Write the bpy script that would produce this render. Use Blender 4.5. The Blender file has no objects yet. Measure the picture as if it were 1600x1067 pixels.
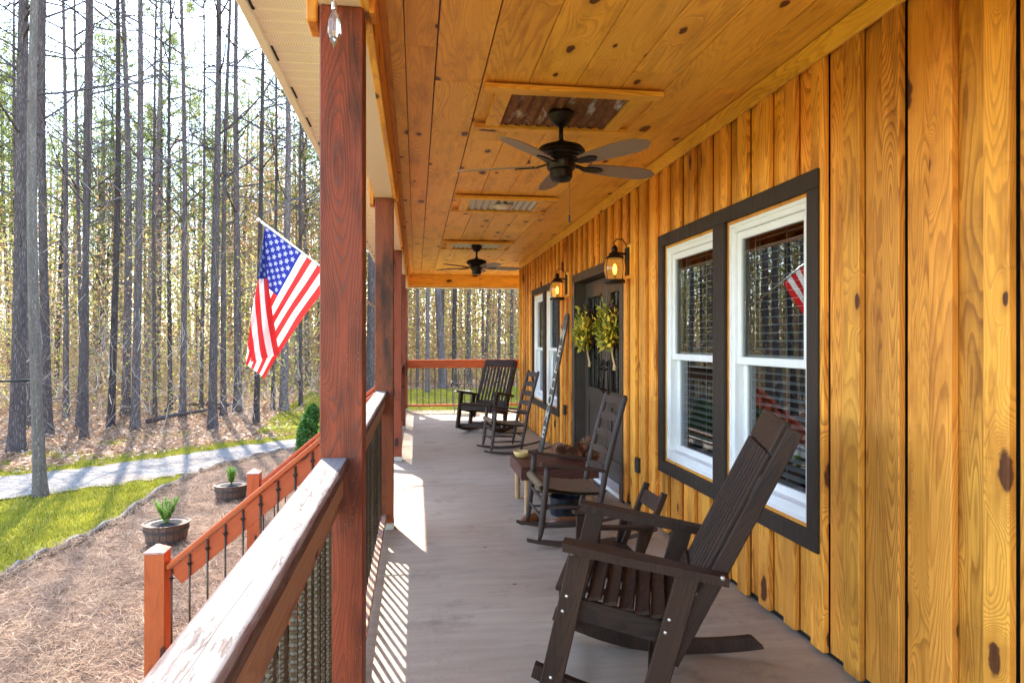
import bpy, math, random
import numpy as np
from mathutils import Vector, Matrix, Euler
R = math.radians
rnd = random.Random(7)
rng = np.random.default_rng(11)
scene = bpy.context.scene
COL = scene.collection

# ---------------------------------------------------------------- camera, sky, sun, exposure
EYE = 1.45
cam_d = bpy.data.cameras.new('camera'); cam = bpy.data.objects.new('camera', cam_d); COL.objects.link(cam)
cam.location = (0, 0, EYE); cam.rotation_euler = (R(90), 0, R(-8.0))
cam_d.sensor_width = 36; cam_d.lens = 24.0; cam_d.clip_start = .05; cam_d.clip_end = 1500
scene.camera = cam
SUN_AZ, SUN_EL = -18.0, 49.0          # degrees from +Y towards +X, and above the horizon
world = bpy.data.worlds.new('World'); scene.world = world; world.use_nodes = True
wn = world.node_tree; bg = wn.nodes['Background']
sky = wn.nodes.new('ShaderNodeTexSky'); sky.sky_type = 'NISHITA'; sky.sun_disc = False
sky.sun_elevation = R(SUN_EL); sky.sun_rotation = R(SUN_AZ)
sky.air_density = 1.0; sky.dust_density = .6; sky.ozone_density = 1.0
wn.links.new(sky.outputs[0], bg.inputs[0]); bg.inputs[1].default_value = .15
sun_d = bpy.data.lights.new('sun', 'SUN'); sun_d.energy = 2.0; sun_d.angle = R(.55); sun_d.color = (1, .93, .82)
sun = bpy.data.objects.new('sun', sun_d); COL.objects.link(sun)
SV = Vector((math.sin(R(SUN_AZ))*math.cos(R(SUN_EL)), math.cos(R(SUN_AZ))*math.cos(R(SUN_EL)), math.sin(R(SUN_EL))))
sun.rotation_euler = (-SV).to_track_quat('-Z', 'Y').to_euler(); sun.location = SV*40
vs = scene.view_settings; vs.view_transform = 'Standard'; vs.look = 'None'; vs.gamma = 1; vs.use_curve_mapping = False
vs.exposure = 3.12
scene.cycles.max_bounces = 10; scene.cycles.diffuse_bounces = 6; scene.cycles.transparent_max_bounces = 16
scene.cycles.sample_clamp_indirect = 8; scene.cycles.caustics_reflective = False; scene.cycles.caustics_refractive = False

# ---------------------------------------------------------------- node helper
class NT:
    def __init__(s, name):
        s.m = bpy.data.materials.new(name); s.m.use_nodes = True; s.t = s.m.node_tree
        s.b = s.t.nodes['Principled BSDF']; s.out = s.t.nodes['Material Output']
    def n(s, typ, **k):
        x = s.t.nodes.new('ShaderNode'+typ)
        for a, v in k.items(): setattr(x, a, v)
        return x
    def l(s, a, b): s.t.links.new(a, b)
    def val(s, sock, v):
        if isinstance(v, (int, float)): sock.default_value = v
        elif isinstance(v, (tuple, list)): sock.default_value = tuple(v) + ((1,) if len(v) == 3 and len(sock.default_value) == 4 else ())
        else: s.l(v, sock)
    def math(s, op, a, b=0, c=0, clamp=False):
        x = s.n('Math', operation=op, use_clamp=clamp); s.val(x.inputs[0], a); s.val(x.inputs[1], b); s.val(x.inputs[2], c); return x.outputs[0]
    def vm(s, op, a, b=(0, 0, 0)):
        x = s.n('VectorMath', operation=op); s.val(x.inputs[0], a); s.val(x.inputs[1], b); return x.outputs[0]
    def noise(s, vec, scale=5, detail=2, rough=.5, dist=0):
        x = s.n('TexNoise'); s.l(vec, x.inputs['Vector']); x.inputs['Scale'].default_value = scale
        x.inputs['Detail'].default_value = detail; x.inputs['Roughness'].default_value = rough; x.inputs['Distortion'].default_value = dist
        return x.outputs[0]
    def mr(s, v, a, b, c=0., d=1., smooth=False):
        x = s.n('MapRange', interpolation_type='SMOOTHSTEP' if smooth else 'LINEAR'); s.val(x.inputs[0], v)
        for i, q in enumerate((a, b, c, d)): x.inputs[i+1].default_value = q
        return x.outputs[0]
    def mix(s, f, a, b, blend='MIX'):
        x = s.n('Mix', data_type='RGBA', blend_type=blend); s.val(x.inputs[0], f); s.val(x.inputs[6], a); s.val(x.inputs[7], b); return x.outputs[2]
    def ramp(s, v, stops):
        x = s.n('ValToRGB'); s.val(x.inputs[0], v); e = x.color_ramp.elements
        while len(e) < len(stops): e.new(.5)
        for i, (p, c) in enumerate(stops): e[i].position = p; e[i].color = tuple(c)+(1,) if len(c) == 3 else c
        return x.outputs[0]
    def bump(s, h, strength=.3, dist=.01):
        x = s.n('Bump'); x.inputs['Strength'].default_value = strength; x.inputs['Distance'].default_value = dist
        s.l(h, x.inputs['Height']); s.l(x.outputs[0], s.b.inputs['Normal'])
    def obj(s): return s.n('TexCoord').outputs['Object']
    def rand(s): return s.n('ObjectInfo').outputs['Random']

def wood(name, light, dark, knotc, rings=22., contrast=1., rough=.55, knots=1., stain=.5, stainc=(.3, .2, .12), vary=.25, spec=.35, bump=.25, xk=2.2, specks=0, gray=0.):
    m = NT(name); o = m.obj(); r = m.rand()
    off = m.n('CombineXYZ'); m.l(m.math('MULTIPLY', r, 37.), off.inputs[0]); m.l(m.math('MULTIPLY', r, 71.3), off.inputs[1]); m.l(m.math('MULTIPLY', r, 113.7), off.inputs[2])
    p = m.vm('ADD', o, off.outputs[0])
    sx = m.n('SeparateXYZ'); m.l(p, sx.inputs[0]); so = m.n('SeparateXYZ'); m.l(o, so.inputs[0])
    h = m.noise(m.vm('MULTIPLY', p, (5.5, 5.5, .55)), 1, 1.5, .5, .3)
    wob = m.noise(m.vm('MULTIPLY', p, (3, 3, 2.2)), 1, 2)
    # knots
    kc = m.n('CombineXYZ'); m.l(m.math('MULTIPLY', m.math('ADD', sx.outputs[0], sx.outputs[1]), 4.4), kc.inputs[0]); m.l(m.math('MULTIPLY', sx.outputs[2], 2.1), kc.inputs[1])
    v = m.n('TexVoronoi', voronoi_dimensions='2D'); v.inputs['Scale'].default_value = 1.; v.inputs['Randomness'].default_value = 1; m.l(kc.outputs[0], v.inputs['Vector'])
    sel = m.n('SeparateColor'); m.l(v.outputs['Color'], sel.inputs[0])
    pick = m.math('GREATER_THAN', sel.outputs[0], 1-.36*knots)
    size = m.math('MULTIPLY', m.mr(sel.outputs[1], 0, 1, .035, .145), m.mr(m.noise(p, 18, 2), .3, .7, .75, 1.25))
    q = m.math('DIVIDE', v.outputs['Distance'], size); q0 = m.math('DIVIDE', v.outputs['Distance'], m.mr(sel.outputs[1], 0, 1, .035, .12))
    kmask = m.math('MULTIPLY', m.mr(q, .8, 1.15, 1, 0, True), pick); halo = m.math('MULTIPLY', m.mr(q, 1., 2.6, .6, 0, True), pick)
    swirl = m.math('MULTIPLY', m.math('EXPONENT', m.math('MULTIPLY', m.math('MULTIPLY', q0, q0), -.16)), pick)
    val = m.math('ADD', m.math('ADD', h, m.math('MULTIPLY', sx.outputs[0], xk*.25)), m.math('MULTIPLY', swirl, .42))
    val = m.math('ADD', val, m.math('MULTIPLY', wob, .05))
    fr = m.math('FRACT', m.math('MULTIPLY', val, rings))
    ring = m.ramp(fr, [(0, (.0,)*3), (.45, (.12,)*3), (.82, (1,)*3), (.93, (.85,)*3), (1, (0,)*3)])
    fib = m.noise(m.vm('MULTIPLY', p, (160, 160, 3.5)), 1, 2)
    rf = m.math('MULTIPLY', ring, m.math('MULTIPLY', contrast, m.mr(m.noise(m.vm('MULTIPLY', p, (4, 4, .8)), 1, 1), .3, .65, .45, 1)), clamp=True)
    c = m.mix(rf, light, dark)
    c = m.mix(m.mr(fib, .35, .75, 0, .6), c, m.mix(.5, light, dark))
    st = m.noise(m.vm('MULTIPLY', p, (7, 7, 1.6)), 1, 4, .65)
    c = m.mix(m.mr(st, .48, .72, 0, stain), c, m.mix(1, c, stainc, 'MULTIPLY'))
    saw = m.noise(m.vm('MULTIPLY', p, (6, 6, 45)), 1, 2)
    c = m.mix(m.math('MULTIPLY', m.mr(saw, .6, .72, 0, .25*stain), m.mr(st, .45, .6)), c, m.mix(1, c, (.4, .3, .25), 'MULTIPLY'))
    c = m.mix(halo, c, m.mix(.6, c, dark))
    c = m.mix(kmask, c, m.mix(m.mr(fib, .3, .7), knotc, tuple(.5*a for a in knotc)))
    if specks:
        sp = m.n('TexVoronoi'); sp.inputs['Scale'].default_value = 90; m.l(p, sp.inputs['Vector'])
        c = m.mix(m.math('MULTIPLY', m.math('LESS_THAN', sp.outputs['Distance'], .1), m.mr(m.noise(m.vm('MULTIPLY', p, (8, 8, 2)), 1, 2), .45, .6, 0, specks)), c, (.55, .5, .45))
    br = m.mr(m.math('FRACT', m.math('MULTIPLY', r, 917.)), 0, 1, 1-vary, 1+vary*.5)
    hs = m.n('HueSaturation'); m.l(c, hs.inputs['Color']); m.l(br, hs.inputs['Value'])
    m.l(m.mr(m.math('FRACT', m.math('MULTIPLY', r, 531.)), 0, 1, .492, .502), hs.inputs['Hue'])
    m.l(hs.outputs[0], m.b.inputs['Base Color']); m.b.inputs['Roughness'].default_value = rough
    m.l(m.mr(ring, 0, 1, rough+.08, rough-.06), m.b.inputs['Roughness'])
    m.b.inputs['Specular IOR Level'].default_value = spec
    m.bump(m.math('ADD', m.math('MULTIPLY', ring, .6), m.math('MULTIPLY', fib, .8)), bump, .002)
    return m.m

def plain(name, col, rough=.6, metal=0., spec=.5, var=.15, scale=12, bump=0., emis=None, trans=0, bscale=60):
    m = NT(name); o = m.obj()
    f = m.noise(o, scale, 4, .6)
    c = m.mix(m.mr(f, .3, .7), tuple(a*(1-var) for a in col), tuple(min(1, a*(1+var)) for a in col))
    m.l(c, m.b.inputs['Base Color']); m.l(m.mr(f, .3, .7, max(.02, rough-.08), min(1, rough+.08)), m.b.inputs['Roughness'])
    m.b.inputs['Metallic'].default_value = metal; m.b.inputs['Specular IOR Level'].default_value = spec
    if bump: m.bump(m.noise(o, bscale, 3), bump, .004)
    if emis: m.b.inputs['Emission Color'].default_value = (*emis[0], 1); m.b.inputs['Emission Strength'].default_value = emis[1]
    if trans: m.b.inputs['Transmission Weight'].default_value = trans
    return m.m

def leafmat(name, c1, c2, c3, trans=.5, scale=.6, rough=.55):
    m = NT(name); t = m.n('TexCoord'); geo = m.n('NewGeometry')
    isl = geo.outputs['Random Per Island']
    c = m.ramp(isl, [(0, c1), (.5, c2), (1, c3)])
    c = m.mix(m.mr(m.noise(geo.outputs['Position'], scale, 2), .35, .65, 0, .5), c, c2)
    m.l(c, m.b.inputs['Base Color']); m.b.inputs['Roughness'].default_value = rough; m.b.inputs['Specular IOR Level'].default_value = .25
    tr = m.n('BsdfTranslucent'); m.l(m.mix(.35, c, (1, 1, .55), 'MULTIPLY'), tr.inputs[0])
    mx = m.n('MixShader'); mx.inputs[0].default_value = trans; m.l(m.b.outputs[0], mx.inputs[1]); m.l(tr.outputs[0], mx.inputs[2]); m.l(mx.outputs[0], m.out.inputs[0])
    return m.m

# ---------------------------------------------------------------- mesh helpers
def link(o, parent=None):
    COL.objects.link(o)
    if parent is not None: o.parent = parent
    return o
def mesh_data(name, v, f, mats, smooth=False, mi=None):
    me = bpy.data.meshes.new(name)
    if isinstance(f, np.ndarray):
        n, k = f.shape; v = np.asarray(v, dtype=np.float32)
        me.vertices.add(len(v)); me.vertices.foreach_set('co', v.ravel())
        me.loops.add(n*k); me.loops.foreach_set('vertex_index', f.ravel().astype(np.int32))
        me.polygons.add(n); me.polygons.foreach_set('loop_start', np.arange(0, n*k, k, dtype=np.int32)); me.polygons.foreach_set('loop_total', np.full(n, k, dtype=np.int32))
        me.update(calc_edges=True)
    else:
        me.from_pydata([tuple(p) for p in v], [], f); me.update()
    for m in (mats if isinstance(mats, (list, tuple)) else [mats]): me.materials.append(m)
    if mi is not None: me.polygons.foreach_set('material_index', np.asarray(mi, dtype=np.int32))
    if smooth: me.polygons.foreach_set('use_smooth', [True]*len(me.polygons))
    return me
def ob(name, me, parent=None, loc=None, rot=None):
    o = bpy.data.objects.new(name, me); link(o, parent)
    if loc is not None: o.location = loc
    if rot is not None: o.rotation_euler = rot
    return o
class MB:
    def __init__(s): s.v = []; s.f = []; s.mi = []; s.cur = 0; s.M = Matrix.Identity(4)
    def add(s, v, f):
        b = len(s.v); s.v += [s.M @ Vector(p) for p in v]; s.f += [tuple(i+b for i in q) for q in f]; s.mi += [s.cur]*len(f); return s
    def box(s, x0, x1, y0, y1, z0, z1, ch=0.):
        c = ((x0+x1)/2, (y0+y1)/2, (z0+z1)/2); return s.cbox(c, (abs(x1-x0), abs(y1-y0), abs(z1-z0)), ch)
    def cbox(s, c, d, ch=0., rot=None):
        hx, hy, hz = d[0]/2, d[1]/2, d[2]/2; c = Vector(c); rot = rot or Matrix.Identity(3)
        if ch <= 0:
            v = [c + rot @ Vector((a*hx, b*hy, e*hz)) for a in (-1, 1) for b in (-1, 1) for e in (-1, 1)]
            return s.add(v, [(0, 1, 3, 2), (4, 6, 7, 5), (0, 4, 5, 1), (2, 3, 7, 6), (0, 2, 6, 4), (1, 5, 7, 3)])
        ch = min(ch, hx*.45, hy*.45, hz*.45); v = []; idx = {}
        for a in (-1, 1):
            for b in (-1, 1):
                for e in (-1, 1):
                    for k in range(3):
                        q = [a*(hx-ch), b*(hy-ch), e*(hz-ch)]; q[k] = (a, b, e)[k]*(hx, hy, hz)[k]
                        idx[(a, b, e, k)] = len(v); v.append(c + rot @ Vector(q))
        F = []
        for k in range(3):
            i, j = (k+1) % 3, (k+2) % 3
            for sg in (-1, 1):
                q = []
                for (p, r_) in ((-1, -1), (1, -1), (1, 1), (-1, 1)):
                    t = [0, 0, 0]; t[k] = sg; t[i] = p; t[j] = r_; q.append(idx[(*t, k)])
                F.append(tuple(q) if sg > 0 else tuple(q[::-1]))
        for k in range(3):
            i, j = (k+1) % 3, (k+2) % 3
            for p in (-1, 1):
                for r_ in (-1, 1):
                    t0 = [0, 0, 0]; t0[i] = p; t0[j] = r_; t1 = list(t0); t0[k] = -1; t1[k] = 1
                    q = (idx[(*t0, i)], idx[(*t1, i)], idx[(*t1, j)], idx[(*t0, j)]); F.append(q if p*r_ < 0 else q[::-1])
        for a in (-1, 1):
            for b in (-1, 1):
                for e in (-1, 1):
                    q = tuple(idx[(a, b, e, k)] for k in range(3)); F.append(q if a*b*e > 0 else q[::-1])
        return s.add(v, F)
    def beam(s, p0, p1, w, t, side=(0, 0, 1), ch=0., ext=0.):
        p0, p1 = Vector(p0), Vector(p1); z = (p1-p0).normalized(); x = Vector(side); x = (x - z*x.dot(z)).normalized(); y = z.cross(x)
        return s.cbox((p0+p1)/2, (w, t, (p1-p0).length+ext), ch, Matrix((x, y, z)).transposed())
    def tube(s, pts, rad, seg=8, cap=True, flat=None):
        pts = [Vector(p) for p in pts]; n = len(pts)
        if isinstance(rad, (int, float)): rad = [rad]*n
        v = []; F = []; prev = None
        for i, p in enumerate(pts):
            t = (pts[min(i+1, n-1)]-pts[max(i-1, 0)]).normalized()
            if prev is None:
                a = Vector((0, 0, 1)) if abs(t.z) < .9 else Vector((1, 0, 0)); a = (a-t*a.dot(t)).normalized()
            else: a = (prev-t*prev.dot(t)).normalized()
            prev = a; b = t.cross(a)
            for k in range(seg):
                an = 2*math.pi*k/seg; v.append(p + (a*math.cos(an)+b*math.sin(an))*rad[i])
        for i in range(n-1):
            for k in range(seg):
                k2 = (k+1) % seg; F.append((i*seg+k, i*seg+k2, (i+1)*seg+k2, (i+1)*seg+k))
        if cap: F.append(tuple(range(seg))[::-1]); F.append(tuple((n-1)*seg+k for k in range(seg)))
        return s.add(v, F)
    def lathe(s, prof, c=(0, 0, 0), seg=24, closed=False):
        v = []; F = []
        for (r, z) in prof:
            for k in range(seg):
                a = 2*math.pi*k/seg; v.append((c[0]+r*math.cos(a), c[1]+r*math.sin(a), c[2]+z))
        for i in range(len(prof)-1):
            for k in range(seg):
                k2 = (k+1) % seg; F.append((i*seg+k, i*seg+k2, (i+1)*seg+k2, (i+1)*seg+k))
        if prof[0][0] > 1e-4: F.append(tuple(range(seg))[::-1])
        if prof[-1][0] > 1e-4: F.append(tuple((len(prof)-1)*seg+k for k in range(seg)))
        return s.add(v, F)
    def prism(s, poly, axis, a0, a1):
        """poly in the plane of the two other axes (cyclic order), extruded along axis"""
        n = len(poly); v = []
        for a in (a0, a1):
            for (p, q) in poly:
                t = [0, 0, 0]; t[axis] = a; t[(axis+1) % 3] = p; t[(axis+2) % 3] = q; v.append(t)
        F = [tuple(range(n))[::-1], tuple(range(n, 2*n))] + [(i, (i+1) % n, (i+1) % n+n, i+n) for i in range(n)]
        return s.add(v, F)
    def build(s, name, mats, parent=None, smooth=False, loc=None, rot=None):
        me = mesh_data(name, s.v, s.f, mats, smooth, s.mi if isinstance(mats, (list, tuple)) else None)
        if smooth == 'auto':
            me.set_sharp_from_angle(angle=R(35))
        return ob(name, me, parent, loc, rot)
def tag(o, label=None, cat=None, group=None, kind=None):
    for k, v in (('label', label), ('category', cat), ('group', group), ('kind', kind)):
        if v: o[k] = v
    return o
def thing(name, label, cat, loc=(0, 0, 0), rz=0, group=None):
    o = ob(name, None, None, loc, (0, 0, rz)); return tag(o, label, cat, group)
def struct(o): o['kind'] = 'structure'; return o
def board(name, mat, p0, p1, w, t, parent=None, side=(1, 0, 0), ch=.002):
    """a board with its long axis along local Z, width along 'side'"""
    p0, p1 = Vector(p0), Vector(p1); z = (p1-p0).normalized(); x = Vector(side); x = (x-z*x.dot(z)).normalized(); y = z.cross(x)
    o = MB().cbox((0, 0, 0), (w, t, (p1-p0).length), ch).build(name, mat, parent)
    M = Matrix((x, y, z)).transposed().to_4x4(); M.translation = (p0+p1)/2; o.matrix_basis = M; return o
def copy_tree(o, parent=None):
    c = o.copy(); COL.objects.link(c); c.parent = parent
    for ch in list(o.children): copy_tree(ch, c)
    return c
S8, C8 = math.sin(R(8)), math.cos(R(8))
def spot(d, px, z):      # a place d metres ahead of the viewpoint, at bearing px of 1600, at height z
    u = (px-800)/1067; return Vector((d*(S8+C8*u), d*(C8-S8*u), z))
GZ = -1.15
def G(px, py): return spot((EYE-GZ)*1067/(py-533.5), px, GZ)

# ---------------------------------------------------------------- materials
M = {}
M['ceil'] = wood('ceiling_pine', (1.0, .585, .085), (.66, .28, .03), (.16, .05, .012), rings=30, contrast=.8, stain=.55, stainc=(.46, .33, .22), vary=.10, rough=.42, spec=.3, bump=.15)
M['wall'] = wood('wall_pine', (.94, .43, .058), (.36, .11, .013), (.15, .045, .013), rings=40, contrast=.82, stain=.85, stainc=(.42, .30, .2), vary=.28, rough=.5, spec=.3, bump=.2)
M['beam'] = wood('beam_pine', (.80, .36, .05), (.42, .15, .015), (.13, .04, .01), rings=18, contrast=.6, stain=.45, stainc=(.5, .32, .2), vary=.1)
M['post'] = wood('red_stained_post', (.27, .058, .014), (.07, .022, .010), (.035, .012, .008), rings=52, contrast=.62, stain=1., stainc=(.16, .26, .28), vary=.1, specks=.5, rough=.55, bump=.5)
M['stair'] = wood('red_stain_stair', (.50, .11, .02), (.28, .045, .01), (.08, .02, .01), rings=14, contrast=.5, stain=.4, stainc=(.4, .3, .3), vary=.1, rough=.5)
M['railside'] = wood('weathered_side', (.42, .26, .17), (.2, .09, .06), (.1, .05, .04), rings=30, contrast=.6, stain=.6, stainc=(.5, .35, .3), vary=.1, rough=.75, bump=.6)
M['darkchair'] = wood('dark_stain_wood', (.052, .025, .0135), (.014, .007, .005), (.010, .005, .004), rings=50, contrast=.9, stain=.7, stainc=(.4, .38, .38), vary=.3, rough=.55, spec=.25, bump=.35, knots=.2)
M['greychair'] = wood('worn_brown_wood', (.060, .035, .026), (.028, .017, .013), (.02, .012, .01), rings=26, contrast=.6, stain=.4, vary=.2, rough=.5, spec=.4, knots=.1)
M['trim'] = wood('dark_brown_trim', (.034, .021, .0135), (.020, .012, .008), (.02, .012, .01), rings=20, contrast=.4, stain=.2, vary=.05, rough=.6, knots=.1)
M['table'] = wood('dark_red_table', (.095, .03, .02), (.035, .014, .01), (.03, .01, .01), rings=20, stain=.5, vary=.2, rough=.45, knots=.3)
M['deck'] = wood('worn_deck_board', (.45, .33, .18), (.25, .17, .09), (.1, .07, .05), rings=20, stain=.5, vary=.2, rough=.7)
M['bamboo'] = plain('cane_leg', (.42, .24, .10), .5, var=.25, scale=9)
M['vinyl'] = plain('white_vinyl', (.80, .79, .77), .45, var=.03)
M['cream'] = plain('cream_aluminium', (.88, .79, .66), .5, var=.04, scale=2)
M['black'] = plain('oil_bronze_metal', (.022, .015, .011), .38, metal=.6, var=.3, scale=30)
M['iron'] = plain('wrought_iron', (.13, .12, .11), .5, metal=.3)
M['rebar'] = plain('bronze_rebar', (.070, .052, .032), .42, metal=.55, var=.3, scale=25)
M['blade'] = plain('fan_blade_laminate', (.27, .19, .15), .5, var=.12, scale=25)
M['steel'] = plain('galvanised_bolt', (.62, .58, .5), .3, metal=.8)
M['bracket'] = plain('galvanised_bracket', (.38, .36, .33), .45, metal=.6)
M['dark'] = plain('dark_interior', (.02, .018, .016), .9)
M['soil'] = plain('potting_soil', (.018, .014, .012), .95, var=.6, scale=40, bump=.8, bscale=50)
M['doorpaint'] = plain('dark_door_paint', (.045, .030, .021), .38, var=.12, scale=5)
M['burlap'] = plain('burlap', (.42, .27, .12), .9, var=.25, scale=80)
M['twig'] = plain('twig', (.10, .045, .025), .8, var=.3)
M['enamel'] = plain('black_enamel', (.012, .014, .02), .12, var=.2)
M['leather'] = plain('brown_leather', (.16, .06, .025), .4, var=.3, scale=20)
M['gourd'] = plain('pale_yellow_bowl', (.62, .45, .17), .45, var=.15, scale=15)
M['cone'] = plain('pine_cone', (.22, .10, .05), .7, var=.5, scale=60)
M['petal'] = plain('yellow_petal', (.80, .52, .03), .6, var=.25, scale=80)
M['rope'] = plain('black_cable', (.015, .015, .015), .6)
M['edging'] = plain('black_edging', (.055, .05, .046), .7, var=.3, scale=8, bump=.3)
M['mulchpot'] = plain('whiskey_barrel_resin', (.115, .062, .042), .6, var=.3, scale=6)
M['bandpot'] = plain('barrel_band', (.06, .045, .04), .5, var=.2)
M['outlet'] = plain('dark_outlet_cover', (.018, .015, .013), .35)
M['disc'] = plain('frosted_white_lens', (.85, .82, .76), .4, var=.02)
M['sole'] = plain('white_sill', (.62, .60, .57), .5, var=.06)
M['foundation'] = plain('concrete_foundation', (.36, .33, .30), .85, var=.12, bump=.2)
M['roof'] = plain('dark_metal_roof', (.07, .065, .06), .5, metal=.3)
M['pole'] = plain('brushed_pole', (.62, .56, .45), .3, metal=.7)
M['leaf'] = leafmat('planter_leaf', (.10, .20, .03), (.16, .30, .05), (.28, .42, .09), .35)
M['wreathleaf'] = leafmat('wreath_leaf', (.10, .13, .02), (.28, .28, .03), (.52, .42, .05), .3)
M['thuja'] = leafmat('thuja_green', (.03, .09, .015), (.07, .16, .03), (.13, .25, .05), .3)

def rail_cap_mat():
    m = NT('flaking_weathered_glare_rail'); o = m.obj(); r = m.rand()
    off = m.n('CombineXYZ'); m.l(m.math('MULTIPLY', r, 41.), off.inputs[2]); p = m.vm('ADD', o, off.outputs[0])
    so = m.n('SeparateXYZ'); m.l(o, so.inputs[0])
    n1 = m.noise(m.vm('MULTIPLY', p, (75, 75, 9)), 1, 6, .72, .5)
    n2 = m.noise(m.vm('MULTIPLY', p, (14, 14, 1.2)), 1, 4, .6)
    fib = m.noise(m.vm('MULTIPLY', p, (220, 220, 4)), 1, 2)
    base = m.mix(m.mr(fib, .35, .7), (.17, .162, .158), (.25, .238, .232))  # pale grey paints in sun glare on brown-stained wood, along with weathering
    stained = m.mix(m.mr(fib, .3, .7), (.045, .030, .026), (.12, .085, .075))
    c = m.mix(m.mr(n2, .45, .68, 0, .45), base, (.17, .145, .14))
    flake = m.math('MULTIPLY', m.mr(n1, .53, .58, 0, 1, True), m.mr(n2, .40, .52))
    c = m.mix(m.math('MULTIPLY', flake, .8), c, stained)
    edge = m.math('SUBTRACT', 1, m.math('ABSOLUTE', m.math('MULTIPLY', so.outputs[0], 1/.047)))   # 0 at the rounded arris
    e = m.math('MULTIPLY', m.mr(edge, .05, .3, 1, 0, True), m.mr(n1, .35, .6, .5, 1))
    c = m.mix(e, c, (.09, .035, .03))
    crack = m.math('ABSOLUTE', m.math('SUBTRACT', m.math('ADD', so.outputs[0], m.math('MULTIPLY', m.math('SUBTRACT', n2, .5), .03)), .004))
    c = m.mix(m.math('MULTIPLY', m.math('LESS_THAN', crack, .0007), m.math('GREATER_THAN', n2, .44)), c, (.06, .04, .035))
    m.l(c, m.b.inputs['Base Color']); m.b.inputs['Roughness'].default_value = .78; m.b.inputs['Specular IOR Level'].default_value = .22
    m.bump(m.math('SUBTRACT', m.math('MULTIPLY', fib, .4), flake), .4, .002)
    return m.m
M['cap'] = rail_cap_mat()

def concrete():
    m = NT('broom_finished_concrete'); p = m.n('NewGeometry').outputs['Position']
    a = m.noise(p, .8, 5, .6, .3); b = m.noise(m.vm('MULTIPLY', p, (2, 14, 1)), 1, 4, .6); f = m.noise(m.vm('MULTIPLY', p, (12, 260, 1)), 1, 2)
    c = m.mix(m.mr(a, .3, .7), (.36, .28, .205), (.48, .39, .285))
    c = m.mix(m.mr(b, .35, .7, 0, .45), c, (.25, .19, .14))
    v = m.n('TexVoronoi'); v.inputs['Scale'].default_value = 2.3; m.l(p, v.inputs['Vector'])
    c = m.mix(m.math('MULTIPLY', m.math('LESS_THAN', v.outputs['Distance'], .035), .8), c, (.08, .07, .06))
    c = m.mix(m.mr(m.noise(p, 2.2, 6, .75), .54, .7, 0, .7), c, (.19, .145, .11))
    m.l(c, m.b.inputs['Base Color']); m.l(m.mr(a, .3, .7, .42, .72), m.b.inputs['Roughness']); m.b.inputs['Specular IOR Level'].default_value = .4
    m.bump(m.math('ADD', f, m.noise(p, 40, 3)), .35, .003)
    return m.m
M['concrete'] = concrete()

def soffit_mat():
    m = NT('perforated_vinyl_soffit'); p = m.n('NewGeometry').outputs['Position']
    s = m.n('SeparateXYZ'); m.l(p, s.inputs[0])
    def cell(v, k): return m.math('ABSOLUTE', m.math('SUBTRACT', m.math('FRACT', m.math('MULTIPLY', v, k)), .5))
    d = m.math('ADD', m.math('POWER', cell(s.outputs[0], 90), 2), m.math('POWER', cell(s.outputs[1], 90), 2))
    hole = m.math('LESS_THAN', d, .035)
    c = m.mix(m.math('MULTIPLY', hole, .75), (.86, .76, .62), (.42, .33, .24))
    m.l(c, m.b.inputs['Base Color']); m.b.inputs['Roughness'].default_value = .5
    return m.m
M['soffit'] = soffit_mat()

def corrugated(name, rust):
    m = NT(name); o = m.obj()
    n = m.noise(m.vm('MULTIPLY', o, (9, 2.5, 3)), 1, 5, .65, .4); n2 = m.noise(m.vm('MULTIPLY', o, (30, 12, 5)), 1, 4, .7)
    met = m.mix(m.mr(n2, .3, .7), (.42, .40, .37), (.60, .57, .52))
    ru = m.mix(m.mr(n2, .3, .7), (.12, .045, .022), (.30, .13, .055))
    f = m.mr(n, rust-.05, rust+.05, 1, 0, True)
    m.l(m.mix(f, met, ru), m.b.inputs['Base Color']); m.l(m.mr(f, 0, 1, .38, .85), m.b.inputs['Roughness']); m.l(m.mr(f, 0, 1, .55, 0), m.b.inputs['Metallic'])
    return m.m
M['rusty'] = corrugated('rusted_tin', .62); M['tin'] = corrugated('clean_tin', .2)

def glass():
    m = NT('window_glass'); m.t.nodes.remove(m.b)
    g = m.n('BsdfGlossy'); g.inputs['Roughness'].default_value = .0; g.inputs['Color'].default_value = (.95, .97, 1, 1)
    t = m.n('BsdfTransparent'); t.inputs['Color'].default_value = (.62, .65, .64, 1)
    f = m.n('Fresnel'); f.inputs['IOR'].default_value = 2.1
    nz = m.noise(m.n('NewGeometry').outputs['Position'], 1.2, 1)
    bp = m.n('Bump'); bp.inputs['Strength'].default_value = .04; bp.inputs['Distance'].default_value = .01; m.l(nz, bp.inputs['Height']); m.l(bp.outputs[0], g.inputs['Normal'])
    mx = m.n('MixShader'); m.l(m.math('MULTIPLY', f.outputs[0], m.math('SUBTRACT', 1, m.n('NewGeometry').outputs['Backfacing'])), mx.inputs[0]); m.l(t.outputs[0], mx.inputs[1]); m.l(g.outputs[0], mx.inputs[2]); m.l(mx.outputs[0], m.out.inputs[0])
    return m.m
M['glass'] = glass()
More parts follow.
